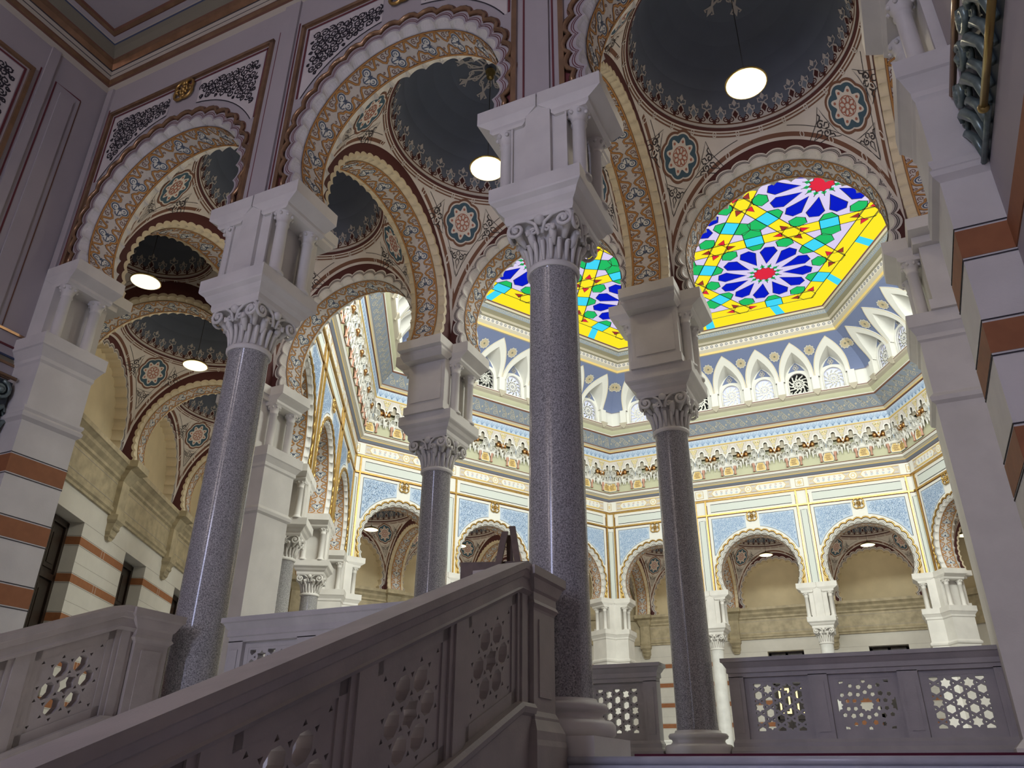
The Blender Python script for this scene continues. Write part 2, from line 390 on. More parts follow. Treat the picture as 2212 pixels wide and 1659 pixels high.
# ------------------------------------------------------------------ columns
def cap_small(mb, x, y, z0, z1, r=.085, m='stone'):
    mb.lathe([(r*1.5, z0), (r*1.5, z0+.03), (r*1.1, z0+.06), (r, z0+.09), (r*.94, z1-.20), (r*1.15, z1-.19), (r*1.0, z1-.165), (r*1.12, z1-.10), (r*1.55, z1-.03), (r*1.7, z1)], m, 14, (x, y, 0))
    for j in range(8):
        a = 2*pi*j/8+.39; mb.ball((x+r*1.45*cos(a), y+r*1.45*sin(a), z1-.05), r*.32, m, 6, 1, 4)
def impost_parts(root, m='stone', tr=1, sides=(-1, 1)):
    """block above the capital: core, colonnettes, slabs; tr=+1: transverse arch leaves on +y"""
    mb = MB(); mb.sq([(.34, .36, 5.92), (.34, .36, 7.3)], m)
    mb.box(-.16, .16, -tr*.42 if tr > 0 else .3, -.3 if tr > 0 else .42, 5.92, 7.3, m)
    y0, y1 = sorted((tr*.34, tr*.56)); mb.box(-.40, .40, y0, y1, 5.92, 7.02, m)
    y0, y1 = sorted((tr*.56, tr*.58)); mb.box(-.33, .33, y0, y1, 6.16, 6.92, m)
    y0, y1 = sorted((tr*.34, tr*.62)); mb.box(-.43, .43, y0, y1, 5.92, 6.07, m)
    yc = tr*.5
    mb.sq([(.42, .12, 6.98), (.46, .20, 7.08), (.46, .20, 7.13), (.48, .28, 7.16), (.48, .28, 7.34)], m, 0, yc+tr*.13)
    for sx in sides:       # recessed niche lines
        for yy in (-.38, .38): mb.box(*sorted((sx*.34, sx*.36)), yy-.012, yy+.012, 6.0, 7.0, m)
    mb.build('impost_block', root)
    for sx in sides:
        mb = MB(); mb.sq([(.20, .40, 6.93), (.24, .41, 6.97), (.24, .41, 7.02), (.36, .44, 7.10), (.40, .45, 7.13), (.40, .45, 7.33)], m, sx*.41, 0)
        mb.build('impost_slab', root)
        for yy in (-.27, .27):
            mb = MB(); cap_small(mb, sx*.47, yy, 5.92, 6.94, .085, m); mb.build('colonnette', root)
def capital(m, parent):
    mb = MB(); VO = []; mb.lathe([(.285, 4.88), (.30, 4.90), (.30, 4.94), (.27, 4.96), (.262, 5.05), (.27, 5.20), (.30, 5.34), (.36, 5.46)], m, 28)
    for j in range(20):
        a = 2*pi*j/20; c, s = cos(a), sin(a)
        mb.tube([(c*.275, s*.275, 4.96), (c*.285, s*.285, 5.08), (c*.30, s*.30, 5.17), (c*.325, s*.325, 5.215), (c*.345, s*.345, 5.20)], [.018, .028, .034, .030, .012], m, 5)
    for j in range(8):
        a = 2*pi*j/8+pi/8; c, s = cos(a), sin(a)
        mb.tube([(c*.28, s*.28, 5.14), (c*.33, s*.33, 5.25), (c*.36, s*.36, 5.31), (c*.40, s*.40, 5.31), (c*.41, s*.41, 5.27)], [.03, .05, .05, .04, .015], m, 6)
    for k in range(4):
        M = Matrix.Rotation(k*pi/2, 3, 'Z')
        for sx in (-1, 1):
            P = [M @ V((sx*p[0], -.385, p[1])) for p in spiral(.285, 5.37, .112, pi/2, 1.6, -1, 20, .9)]
            vo = MB(); VO.append(vo); vo.tube([M @ V((sx*.02, -.36, 5.26)), M @ V((sx*.06, -.375, 5.40)), M @ V((sx*.16, -.385, 5.470))]+P, .024, m, 5)
            vo.ball(M @ V((sx*.285, -.39, 5.375)), .03, m, 8, 1, 4)
            P = [M @ V((sx*p[0], -.36, p[1])) for p in spiral(.085, 5.315, .05, 0, 1.4, 1, 12, .85)]
            mb.tube(P, .016, m, 5)
        mb.ball(M @ V((0, -.375, 5.44)), .07, m, 10, .9, 5)
        M2 = Matrix.Rotation(k*pi/2+pi/4, 3, 'Z'); mb.tube([M2 @ V((0, -.32, 5.22)), M2 @ V((0, -.40, 5.32)), M2 @ V((0, -.46, 5.40)), M2 @ V((0, -.50, 5.46))], [.03, .045, .06, .05], m, 6)
    o = mb.build('capital', parent)
    for vo in VO: vo.build('volute', o)
def column(name, shaft_m, stone_m, label, tr):
    root = thing(name, label, 'column', I4)
    mb = MB(); mb.sq([(.46, .46, 0), (.46, .46, .15)], stone_m); mb.build('plinth', root)
    mb = MB(); mb.lathe([(.44, .15), (.465, .18), (.465, .25), (.44, .28), (.38, .29), (.355, .32), (.365, .345), (.40, .36), (.41, .39), (.39, .42), (.32, .43), (.31, .46)], stone_m, 36); mb.build('base', root)
    mb = MB(); mb.lathe([(.288, .46), (.283, .6), (.28, 2.0), (.272, 3.6), (.262, 4.86), (.27, 4.88)], shaft_m, 48); mb.build('shaft', root)
    capital(stone_m, root)
    mb = MB(); mb.sq([(.40, .40, 5.46), (.42, .42, 5.50), (.42, .42, 5.57), (.47, .47, 5.62), (.49, .49, 5.66), (.50, .50, 5.68), (.55, .55, 5.72), (.56, .56, 5.74), (.56, .56, 5.92)], stone_m); mb.build('abacus', root)
    impost_parts(root, stone_m, tr)
    return root

def offset(poly, d):
    n = len(poly); out = []; area = sum(poly[i][0]*poly[(i+1)%n][1]-poly[(i+1)%n][0]*poly[i][1] for i in range(n)); sg = 1 if area > 0 else -1
    for i in range(n):
        p, a, b = V(poly[i]), V(poly[i-1]), V(poly[(i+1) % n]); d1 = (p-a).normalized(); d2 = (b-p).normalized()
        n1 = V((d1.y, -d1.x))*sg; n2 = V((d2.y, -d2.x))*sg; m = n1+n2; k = 2/max(m.length_squared, .3); out.append(tuple(p+m*d*k*1.0 if True else p))
    return out
# ------------------------------------------------------------------ vault + dome of one bay
ZR, RR = 10.32, 1.74
def vault_mesh(bx, by, rect=True, poly=None):
    """painted pendentive vault over a bay; local origin = bay centre, z absolute"""
    if rect: by *= .93
    corners = [(bx, -by), (bx, by), (-bx, by), (-bx, -by)] if rect else poly
    nC = len(corners); RR_ = RR if rect else 1.20
    Rs = max(hypot(*c) for c in corners)+.004; ZB = 7.42; kz = (ZR-ZB)/sqrt(Rs*Rs-RR_*RR_)
    def bound(th):
        d = V((cos(th), sin(th)))
        for i in range(nC):
            a, b = V(corners[i]), V(corners[(i+1) % nC]); e = b-a; den = d.x*e.y-d.y*e.x
            if abs(den) < 1e-9: continue
            t = (a.x*e.y-a.y*e.x)/den; s = (a.x*d.y-a.y*d.x)/den
            if t > 0 and -1e-6 <= s <= 1+1e-6: return t
        return 2
    def dome_pt(x, y, e=0.):
        h = hypot(x, y); c = sqrt(max(0., Rs*Rs-h*h)); q = 1-e/Rs
        return V((x*q, y*q, ZB+kz*c*q))
    ths = [2*pi*i/144 for i in range(144)]+[atan2(c[1], c[0]) % (2*pi) for c in corners]
    ths = sorted(set(round(t, 6) for t in ths)); K = 22; ar = asin(RR_/Rs)
    mb = MB(); rows = []
    for j in range(K+1):
        row = []
        for t in ths:
            h = max(bound(t), RR_+.003); ab = asin(min(1, h/Rs)); al = ab+(ar-ab)*j/K; row.append(dome_pt(Rs*sin(al)*cos(t), Rs*sin(al)*sin(t)))
        rows.append(row)
    for a, b in zip(rows, rows[1:]): mb.strip(a, b, 'cream', True, True)
    def wall_band(d0, d1, m, e):          # band that keeps its distance from each wall arc
        I0, I1 = offset(corners, -d0), offset(corners, -d1)
        for i in range(nC):
            a0, b0, a1, b1 = V(I0[i]), V(I0[(i+1) % nC]), V(I1[i]), V(I1[(i+1) % nC]); run = []
            if (b0-a0).length < .5: continue
            for s in range(81):
                p, q = a0.lerp(b0, s/80), a1.lerp(b1, s/80)
                if q.length > RR_+.13 and p.length < Rs-.001: run.append((dome_pt(p.x, p.y, e), dome_pt(q.x, q.y, e)))
                else:
                    if len(run) > 1: mb.strip([r[0] for r in run], [r[1] for r in run], m)
                    run = []
            if len(run) > 1: mb.strip([r[0] for r in run], [r[1] for r in run], m)
    for d0, d1, m in ((.0, .03, 'cream'), (.03, .075, 'brown'), (.075, .10, 'cream'), (.135, .142, 'ink')): wall_band(d0, d1, m, .006)
    def ring_band(d0, d1, m, e):
        A = [dome_pt((RR_+d0)*cos(t), (RR_+d0)*sin(t), e) for t in ths]; B = [dome_pt((RR_+d1)*cos(t), (RR_+d1)*sin(t), e) for t in ths]; mb.strip(A, B, m, True)
    for d0, d1, m in ((0, .035, 'maroon'), (.035, .05, 'cream'), (.05, .065, 'brown'), (.085, .10, 'brown')): ring_band(d0, d1, m, .008)
    for t in range(28):
        th = 2*pi*t/28; c = (cos(th)*(RR_+.072), sin(th)*(RR_+.072)); mb.stroke(circ(c[0], c[1], .03, 8), .014, 'cream', lambda u, v: dome_pt(u, v, .013), closed=True)
    I0 = offset(corners, -.055)
    for i in range(nC):
        a, b = V(I0[i]), V(I0[(i+1) % nC])
        if (b-a).length < .5: continue
        for s in (.08, .2, .32, .68, .8, .92):
            p = a.lerp(b, s)
            if RR_+.16 < p.length < Rs-.06: mb.stroke(circ(p.x, p.y, .03, 8), .014, 'cream', lambda u, v: dome_pt(u, v, .013), closed=True)
    # one rosette medallion and scrolls in each pendentive
    for ci, c in enumerate(corners):
        if hypot(*c) < Rs*.93: continue
        td = atan2(c[1], c[0]); al = radians(50) if rect else ar+radians(15); sc = .90 if rect else .62
        C = V((sin(al)*cos(td), sin(al)*sin(td), cos(al))); eu = V((-sin(td), cos(td), 0)); ev = V((cos(al)*cos(td), cos(al)*sin(td), -sin(al)))
        def f(e):
            def g(u, v):
                p = (C+(eu*u+ev*v)/Rs).normalized()*Rs*(1-e/Rs); return V((p.x, p.y, ZB+kz*p.z))
            return g
        lob = lambda r, k: (lambda t: sc*r*(1+k*abs(cos(4*t))))
        mb.disc(lob(.39, .10), 'brown', f(.010), 64, 6); mb.disc(lob(.35, .10), 'cream', f(.013), 64, 6); mb.disc(lob(.325, .10), 'medallion_blue', f(.016), 64, 6)
        mb.disc(lambda t: sc*(.205+.10*abs(cos(4*t))**2), 'cream', f(.019), 64, 5); mb.stroke(circ(0, 0, .155*sc, 24), .012, 'rose', f(.022), closed=True)
        for j in range(8):
            a = 2*pi*j/8
            for dd in (.5, -.5): mb.stroke([(sc*.04*cos(a), sc*.04*sin(a)), (sc*.11*cos(a+dd), sc*.11*sin(a+dd)), (sc*.155*cos(a), sc*.155*sin(a))], .016, 'rose', f(.025))
            mb.poly(circ(sc*.235*cos(a), sc*.235*sin(a), .026*sc, 6), 'rose', f(.023))
        for (ou, ov, sx, s2) in ((-.62, -.02, -1, 1.), (.62, -.02, 1, 1.), (0, .62, 0, .8)):
            rot = atan2(sx, -.12 if sx else -1); s2 *= sc; cr, sr = cos(rot), sin(rot)
            if not sx: cr, sr = -1, 0
            g = lambda u, v: f(.012)(sc*ou+s2*(u*cr-v*sr), sc*ov+s2*(u*sr+v*cr))
            for sg in (-1, 1):
                mb.stroke(spiral(sg*.085, .02, .075, pi/2, 1.25, -sg, 12), .024, 'ink', g)
                mb.stroke([(sg*.01, -.02), (sg*.05, -.09), (sg*.02, -.17), (0, -.26)], .026, 'ink', g, taper=True)
                mb.stroke([(sg*.14, .05), (sg*.18, .11), (sg*.23, .10)], .022, 'ink', g)
                mb.stroke([(sg*.02, .05), (sg*.05, .11), (sg*.01, .15)], .02, 'ink', g)
            tri = [(-.30, .19), (-.15, .17), (0, .165), (.15, .17), (.30, .19), (.16, 0), (.03, -.40), (-.03, -.40), (-.16, 0)]
            mb.stroke(tri, .010, 'ink', g, closed=True)
    # dome shell
    md = MB(); prof = [(RR_, ZR), (RR_*.985, ZR+.14), (RR_*.95, ZR+.40), (RR_*.88, ZR+.68), (RR_*.76, ZR+.96), (RR_*.60, ZR+1.22), (RR_*.42, ZR+1.42), (RR_*.2, ZR+1.54), (.02, ZR+1.57)]
    N = 64
    rows = [[V((r*cos(2*pi*i/N), r*sin(2*pi*i/N), z)) for i in range(N)] for r, z in prof]
    for a, b in zip(rows, rows[1:]): md.strip(a, b, 'slate', True, True)
    def fd(e):
        def g(u, v):     # u along ring, v up the shell
            v = max(v, 0.); zz = v; a = min(zz/1.57, 1); rr = RR_*sqrt(max(0, 1-a*a))**1.0
            # follow the profile
            for (r0, z0), (r1, z1) in zip(prof, prof[1:]):
                if z0-ZR <= zz <= z1-ZR+1e-6: rr = r0+(r1-r0)*(zz-(z0-ZR))/(z1-z0); break
            th = u/RR_; return V(((rr-e)*cos(th), (rr-e)*sin(th), ZR+zz-e*.3))
        return g
    nf = 42 if rect else 30; st = 2*pi*RR_/nf
    A = [(st*i/3, .0) for i in range(nf*3)]
    md.strip([fd(.010)(u, .0) for u, v in A], [fd(.010)(u, .05) for u, v in A], 'cream', True)
    md.strip([fd(.014)(u, .05) for u, v in A], [fd(.014)(u, .075) for u, v in A], 'brown', True)
    md.strip([fd(.007)(u, .07) for u, v in A], [fd(.007)(u, .15) for u, v in A], 'maroon', True)
    for k in range(nf):
        c = st*k; h = .52 if k % 2 == 0 else .42
        f1, f2 = fd(.010), fd(.016)
        md.poly([(c-st*.38, .07), (c-st*.42, .15), (c-st*.25, .20), (c-.06, .28), (c, .36), (c+.06, .28), (c+st*.25, .20), (c+st*.42, .15), (c+st*.38, .07)], 'cream', f1)
        mcol = 'maroon' if k % 2 == 0 else 'frieze_blue'
        for sg in (-1, 1):
            md.stroke(spiral(c+sg*.085, .145, .055, pi/2, 1.2, sg, 9), .022, 'maroon', f2)
            md.stroke([(c, .33), (c+sg*.035, h-.16), (c+sg*.085, h-.15), (c+sg*.09, h-.08), (c+sg*.05, h-.09)], .022, 'cream', f1)
        md.poly([(c-.05, .24), (c, .15), (c+.05, .24), (c, .32)], mcol, f2)
        md.poly([(c-.045, h-.07), (c, h-.13), (c+.045, h-.07), (c, h)], 'cream', f1)
    if rect:   # centre ornament round the lamp hook
        def fc(u, v):
            r = hypot(u, v); zz = ZR+1.57
            for (r0, z0), (r1, z1) in zip(prof, prof[1:]):
                if r1 <= r <= r0: zz = z0+(z1-z0)*(r0-r)/(r0-r1); break
            return V((u, v, zz-.012))
        for j in range(8):
            a = 2*pi*j/8; R = lambda u, v: fc(u*cos(a)-v*sin(a), u*sin(a)+v*cos(a))
            for sg in (-1, 1):
                md.stroke([(.12, 0), (.22, sg*.06), (.32, sg*.10), (.40, sg*.04), (.50, 0)], .035, 'cream', R)
                md.stroke(spiral(.36, sg*.06, .06, 0, 1.2, sg, 8), .022, 'cream', R)
                md.stroke([(.5, 0), (.56, sg*.05), (.60, sg*.09), (.62, sg*.05)], .028, 'cream', R)
            md.poly([(.50, 0), (.58, .04), (.68, 0), (.58, -.04)], 'cream', R)
            md.stroke([(.16, .10), (.26, .20), (.34, .17)], .025, 'cream', R)
        md.stroke(circ(0, 0, .13, 16), .03, 'cream', fc, closed=True)
    if rect:
        for q in (mb, md): q.v = [(x, y/.93, z) for x, y, z in q.v]
    return mb, md

# ------------------------------------------------------------------ pierced panel
def clip(p, q, x0, x1, y0, y1):
    t0, t1 = 0., 1.; dx, dy = q[0]-p[0], q[1]-p[1]
    for pp, qq in ((-dx, p[0]-x0), (dx, x1-p[0]), (-dy, p[1]-y0), (dy, y1-p[1])):
        if abs(pp) < 1e-12:
            if qq < 0: return None
        else:
            r = qq/pp
            if pp < 0: t0 = max(t0, r)
            else: t1 = min(t1, r)
    if t0 >= t1: return None
    return (p[0]+t0*dx, p[1]+t0*dy), (p[0]+t1*dx, p[1]+t1*dy)
def lattice(mb, x0, x1, y0, y1, a, w, m, f, d0, d1, kind=0):
    """interlaced strapwork of stars and hexagons (or pentagon rosettes) inside a rectangle"""
    cx, cy = (x0+x1)/2, (y0+y1)/2; segs = []
    if kind == 0:
        for i in range(-6, 7):
            for j in range(-6, 7):
                px, py = cx+a*(i+.5*(j % 2)), cy+a*.866*j
                H = [(px+.60*a*cos(pi/6+pi/3*k), py+.60*a*sin(pi/6+pi/3*k)) for k in range(6)]
                segs += list(zip(H, H[1:]+H[:1]))
                if (i+j) % 2 == 0: pass
    elif kind == 1:
        for i in range(-3, 4):
            for j in range(-3, 4):
                px, py = cx+2*a*i, cy+2*a*j
                for k in range(10):
                    t0, t1 = 2*pi*k/10, 2*pi*(k+1)/10; r0, r1 = .42*a, .80*a; P = lambda r, t: (px+r*cos(t), py+r*sin(t)); tm = (t0+t1)/2
                    segs += [(P(r0, t0), P(.50*a, tm)), (P(.50*a, tm), P(r0, t1)), (P(.50*a, tm), P(r1, tm)), (P(r1, tm), P(r1*1.02, tm+pi/5)), (P(r1, tm), P(1.25*a, t0)), (P(r1, tm), P(1.25*a, t1))]
    else:
        for i in range(-4, 5):
            for j in range(-4, 5):
                px, py = cx+a*i, cy+a*j
                O = [(px+.46*a*cos(pi/8+pi/4*k), py+.46*a*sin(pi/8+pi/4*k)) for k in range(8)]
                if (i+j) % 2 == 0: segs += list(zip(O, O[1:]+O[:1]))
                else:
                    for k in range(4):
                        t = pi/2*k; segs += [((px+.2*a*cos(t), py+.2*a*sin(t)), (px+.2*a*cos(t+pi/2), py+.2*a*sin(t+pi/2))), ((px+.2*a*cos(t), py+.2*a*sin(t)), (px+.5*a*cos(t), py+.5*a*sin(t)))]
    seen = set()
    for p, q in segs:
        c = clip(p, q, x0, x1, y0, y1)
        if not c: continue
        key = tuple(sorted(((round(c[0][0], 3), round(c[0][1], 3)), (round(c[1][0], 3), round(c[1][1], 3)))))
        if key in seen: continue
        seen.add(key); mb.bar(c[0], c[1], w, m, f, d0, d1)

def plate(mb, outer, holes, m, f, d0, d1):
    """flat slab with polygonal holes cut through it"""
    loops = [outer]+holes; pts = [p for l in loops for p in l]; tri = tessellate_polygon([[V((x, y, 0)) for x, y in l] for l in loops])
    for d in (d0, d1): mb.add([f(x, y, d) for x, y in pts], [tuple(t) for t in tri], m)
    for l in loops: mb.strip([f(x, y, d0) for x, y in l], [f(x, y, d1) for x, y in l], m, True)
def ngon(cx, cy, r, n, a0=0., r2=None):
    if r2 is None: return [(cx+r*cos(a0+2*pi*i/n), cy+r*sin(a0+2*pi*i/n)) for i in range(n)]
    return [(cx+(r if i % 2 == 0 else r2)*cos(a0+pi*i/n), cy+(r if i % 2 == 0 else r2)*sin(a0+pi*i/n)) for i in range(2*n)]
def pierced(x0, x1, y0, y1, kind):
    """list of holes: kind 0 stars+hexagons+bow ties, 1 ten-point rosette, 2 stair panel with octagons"""
    cx, cy = (x0+x1)/2, (y0+y1)/2; H = []; B = []; mg = .012
    def put(h):
        c = [(min(max(x, x0+mg), x1-mg), min(max(y, y0+mg), y1-mg)) for x, y in h]
        ins = sum(1 for x, y in h if x0 < x < x1 and y0 < y < y1); q = [c[0]]
        for p in c[1:]:
            if hypot(p[0]-q[-1][0], p[1]-q[-1][1]) > .006: q.append(p)
        if hypot(q[0][0]-q[-1][0], q[0][1]-q[-1][1]) < .006: q.pop()
        if ins < len(h)*.3 or len(q) < 3: return
        ar = abs(sum(q[i][0]*q[(i+1) % len(q)][1]-q[(i+1) % len(q)][0]*q[i][1] for i in range(len(q))))/2
        gx, gy = sum(p[0] for p in q)/len(q), sum(p[1] for p in q)/len(q); gr = max(hypot(p[0]-gx, p[1]-gy) for p in q)
        if ar > .0004 and all(hypot(gx-a, gy-b) > .98*(gr+c) for a, b, c in B): H.append(q); B.append((gx, gy, gr))
    if kind == 1:
        for sx in (-1, 0, 1):
            X = cx+sx*(x1-x0)/2*1.02; put(ngon(X, cy, .088, 10, 0, .068))
            for k in range(10):
                t = 2*pi*k/10+pi/10; put(ngon(X+.150*cos(t), cy+.150*sin(t), .030, 5, t))
        for k in range(10):
            t = 2*pi*k/10
            if abs(cos(t)) < .85: put(ngon(cx+.225*cos(t), cy+.225*sin(t), .034, 5, t+pi)); 
            t += pi/10
            if abs(cos(t)) < .7: put(ngon(cx+.285*cos(t), cy+.285*sin(t), .030, 6, t, .022))
        for sx in (-1, 1):
            for sy in (-1, 1):
                put([(cx+sx*.30, cy+sy*.29), (cx+sx*.24, cy+sy*.29), (cx+sx*.25, cy+sy*.265), (cx+sx*.30, cy+sy*.255)]); put(ngon(cx+sx*.27, cy+sy*.17, .030, 5, .4)); put([(cx+sx*.06, cy+sy*.30), (cx-sx*.02, cy+sy*.30), (cx-sx*.01, cy+sy*.282), (cx+sx*.05, cy+sy*.282)])
        return H
    a = .150 if kind == 0 else .186
    for i in range(-4, 5):
        for j in range(-4, 5):
            px, py = (cx+a*(i+.5*j), cy+a*.866*j) if kind else (cx+a*.866*j, cy+a*(i+.5*j))
            star = (i-j) % 3 == 0
            if kind == 0: put(ngon(px, py, .068, 6, pi/2, .044) if star else ngon(px, py, .057, 6, pi/2))
            else: put(ngon(px, py, .088, 6, pi/2, .062) if star else ngon(px, py, .076, 8, pi/8))
            for s in (0, 1):
                ii, jj = i+(1+s)/3, j+(1+s)/3-(0 if s == 0 else 0)
                q = (cx+a*(ii+.5*jj), cy+a*.866*jj) if kind else (cx+a*.866*jj, cy+a*(ii+.5*jj))
                put(ngon(q[0], q[1], .018 if kind == 0 else .020, 3, (pi/2 if kind else 0)+(pi if s == 0 else 0)) if True else None)
    return H
# ================================================================== columns
HALL_N = {0: 'between the stair hall and the gallery'}
c0 = column('granite_column', 'granite', 'stone', 'polished grey granite column nearest the camera, standing right of the dark stair newel post', 1)
c0.matrix_world = at(I4, XC, 0); GC = 'columns of the arcades'; c0['group'] = GC
dup(c0, at(I4, -XC, 0), 'tall leaning grey granite column beside the lower left stair newel post', GC)
c1 = column('granite_column', 'granite', 'stone', 'x', -1); tag(c1, 'grey granite column between the two right-hand gallery balustrades, seen against the stained glass', 'column', GC)
c1.matrix_world = at(I4, XC, DEP)
dup(c1, at(I4, -XC, DEP), 'grey granite column in the gallery centre-left, its shaft rising behind the sloping handrail', GC)
for k, x, l in ((1, XC, 'nearer of two small granite columns just right of the tall pale pier'), (1, -XC, 'farther and lower looking of two small granite columns right of the tall pale pier'),
                (2, XC, 'left column of the far-left atrium arcade, hidden behind the centre-left granite shaft'), (2, -XC, 'right column of the far-left atrium arcade, behind the nearest granite column'),
                (4, XC, 'near column of the far-right atrium arcade beyond the right pier'), (4, -XC, 'far column of the far-right atrium arcade beside the corner pier')):
    dup(c1, at(side(k), x, 0), l, GC)
c2 = column('marble_column', 'white_marble', 'stone', 'x', -1); tag(c2, 'white marble column of the far arcade, just right of the right-hand granite shaft', 'column', 'white columns of the far arcade')
c2.matrix_world = at(side(3), XC, 0)
cc = dup(c2, at(side(3), -XC, 0), 'x', 'white columns of the far arcade')
# seen from the hall the far side is mirrored: +x of side 3 is the viewer's left
c2['label'] = 'white marble column of the far arcade, just right of the right-hand granite shaft'
cc['label'] = 'white marble column of the far arcade rising above the middle of the right balustrade'

# ================================================================== piers
REL = side(0).inverted() @ side(1)
def Bp(x, y): p = REL @ V((x, y, 0)); return (p.x, p.y)
def stack(mb, poly, prof, m):
    rings = [[V((*q, z)) for q in offset(poly, d)] if abs(d) > 1e-6 else [V((*q, z)) for q in poly] for d, z in prof]
    for a, b in zip(rings, rings[1:]): mb.strip(a, b, m, True)
    mb.add(rings[-1], [tuple(range(len(poly)))], m)
def corner_pier(label):
    root = thing('corner_pier', label, 'pier', I4, 'corner piers of the atrium')
    P = [(-6.05, .45), (-(S/2-.45*tan(radians(30))), .45), Bp(6.05, .45), Bp(6.05, -.45), Bp(7.0, -.45), (-7.0, -.45), (-6.05, -.45)]
    mb = MB(); stack(mb, P, [(.10, 0), (.10, .2), (.0, .3), (0, 4.52), (.05, 4.56), (.06, 4.62), (.03, 4.66), (.01, 4.68), (0, 4.70), (0, 5.50), (.03, 5.53), (.03, 5.60), (.09, 5.70), (.11, 5.72), (.11, 5.92), (.0, 5.925)], 'stone'); mb.build('shaft', root)
    mb = MB(); Q = [(-6.35, .42), (-(S/2-.42*tan(radians(30))), .42), Bp(6.35, .42), Bp(6.35, -.36), Bp(7.05, -.36), (-7.05, -.36), (-6.35, -.36)]
    stack(mb, Q, [(0, 5.92), (0, 7.32)], 'stone')
    for tf in (lambda x, y: (x, y), lambda x, y: Bp(-x, y)):
        for poly, z0, z1 in (([(-7.0, -.34), (-6.34, -.34), (-6.34, -.56), (-7.0, -.56)], 5.92, 7.02), ([(-7.06, -.34), (-6.28, -.34), (-6.28, -.62), (-7.06, -.62)], 5.92, 6.08),
                             ([(-7.08, -.34), (-6.26, -.34), (-6.26, -.68), (-7.08, -.68)], 7.02, 7.14), ([(-7.12, -.34), (-6.22, -.34), (-6.22, -.91), (-7.12, -.91)], 7.14, 7.34)):
            mb.prism([tf(*p) for p in poly], z0, z1, 'stone')
    mb.build('impost_block', root)
    for sgn in (0, 1):
        M = I4 if not sgn else REL
        mb = MB(); mb.sq([(.18, .40, 6.93), (.22, .41, 6.97), (.22, .41, 7.02), (.34, .44, 7.10), (.38, .45, 7.13), (.38, .45, 7.33)], 'stone'); o = mb.build('impost_slab', root)
        o.matrix_local = M @ Matrix.Translation((-6.25 if not sgn else 6.25, 0, 0))
        for yy in (-.27, .27):
            mb = MB(); cap_small(mb, 0, 0, 5.92, 6.94); o = mb.build('colonnette', root); o.matrix_local = M @ Matrix.Translation((-6.20 if not sgn else 6.20, yy, 0))
    return root
def vert(k): return side(k)       # vertex at the -x end of side k (shared with side k+1)
cp = corner_pier('tall pale pier between the left granite column and the small granite columns'); cp.matrix_world = vert(0)
GP = 'corner piers of the atrium'
for k, l in ((1, 'pale corner pier at the left back corner of the atrium, beyond the small granite columns'), (2, 'bright corner pier in the middle distance between the far-left and far arcades'),
             (3, 'bright corner pier above the right end of the long grey balustrade'), (4, 'corner pier of the atrium hidden behind the right-hand pier'),
             (5, 'large plain grey pier at the right edge, in front of the far-right arcade')):
    dup(cp, vert(k), l, GP)
def hall_pier(label, sx):
    root = thing('hall_pier', label, 'pier', I4, 'piers at the ends of the stair hall arcade')
    P = [(sx*6.05, -.45), (sx*7.15, -.45), (sx*7.15, .45), (sx*6.05, .45)]
    if sx < 0: P = P[::-1]
    mb = MB(); stack(mb, P, [(.06, 0), (.06, .2), (0, .25), (0, 4.50), (.05, 4.55), (.06, 4.60), (.03, 4.64), (.05, 4.68), (.05, 4.72), (0, 4.74), (0, 5.46), (.02, 5.50), (.02, 5.56), (.09, 5.70), (.11, 5.72), (.11, 5.92), (0, 5.925)], 'stone'); mb.build('shaft', root)
    mb = MB()
    for z in (3.70, 2.81, 1.92, 1.03):
        stack(mb, P, [(.004, z), (.004, z+.27)], 'terracotta')
        stack(mb, P, [(.006, z-.03), (.006, z-.018)], 'ink'); stack(mb, P, [(.006, z+.288), (.006, z+.30)], 'ink')
    mb.build('terracotta_bands', root)
    mb = MB(); mb.prism([(sx*a, b) for a, b in ((6.35, -.40), (7.15, -.40), (7.15, .36), (6.35, .36))][::sx], 5.92, 7.32, 'stone')
    mb.box(*sorted((sx*6.34, sx*7.0)), .34, .56, 5.92, 7.02, 'stone'); mb.box(*sorted((sx*6.26, sx*7.08)), .34, .68, 7.02, 7.14, 'stone'); mb.box(*sorted((sx*6.22, sx*7.12)), .34, .91, 7.14, 7.34, 'stone')
    mb.box(*sorted((sx*6.28, sx*7.06)), .34, .62, 5.92, 6.08, 'stone'); mb.build('impost_block', root)
    mb = MB(); mb.sq([(.18, .40, 6.93), (.22, .41, 6.97), (.22, .41, 7.02), (.34, .44, 7.10), (.38, .45, 7.13), (.38, .45, 7.33)], 'stone', sx*6.25, 0); mb.build('impost_slab', root)
    for yy in (-.27, .27):
        mb = MB(); cap_small(mb, sx*6.20, yy, 5.92, 6.94); mb.build('colonnette', root)
hall_pier('pale stone pier at the left wall with two colonnettes above and terracotta bands below', -1)
hall_pier('grey stone pier with brown bands running up the upper right corner', 1)

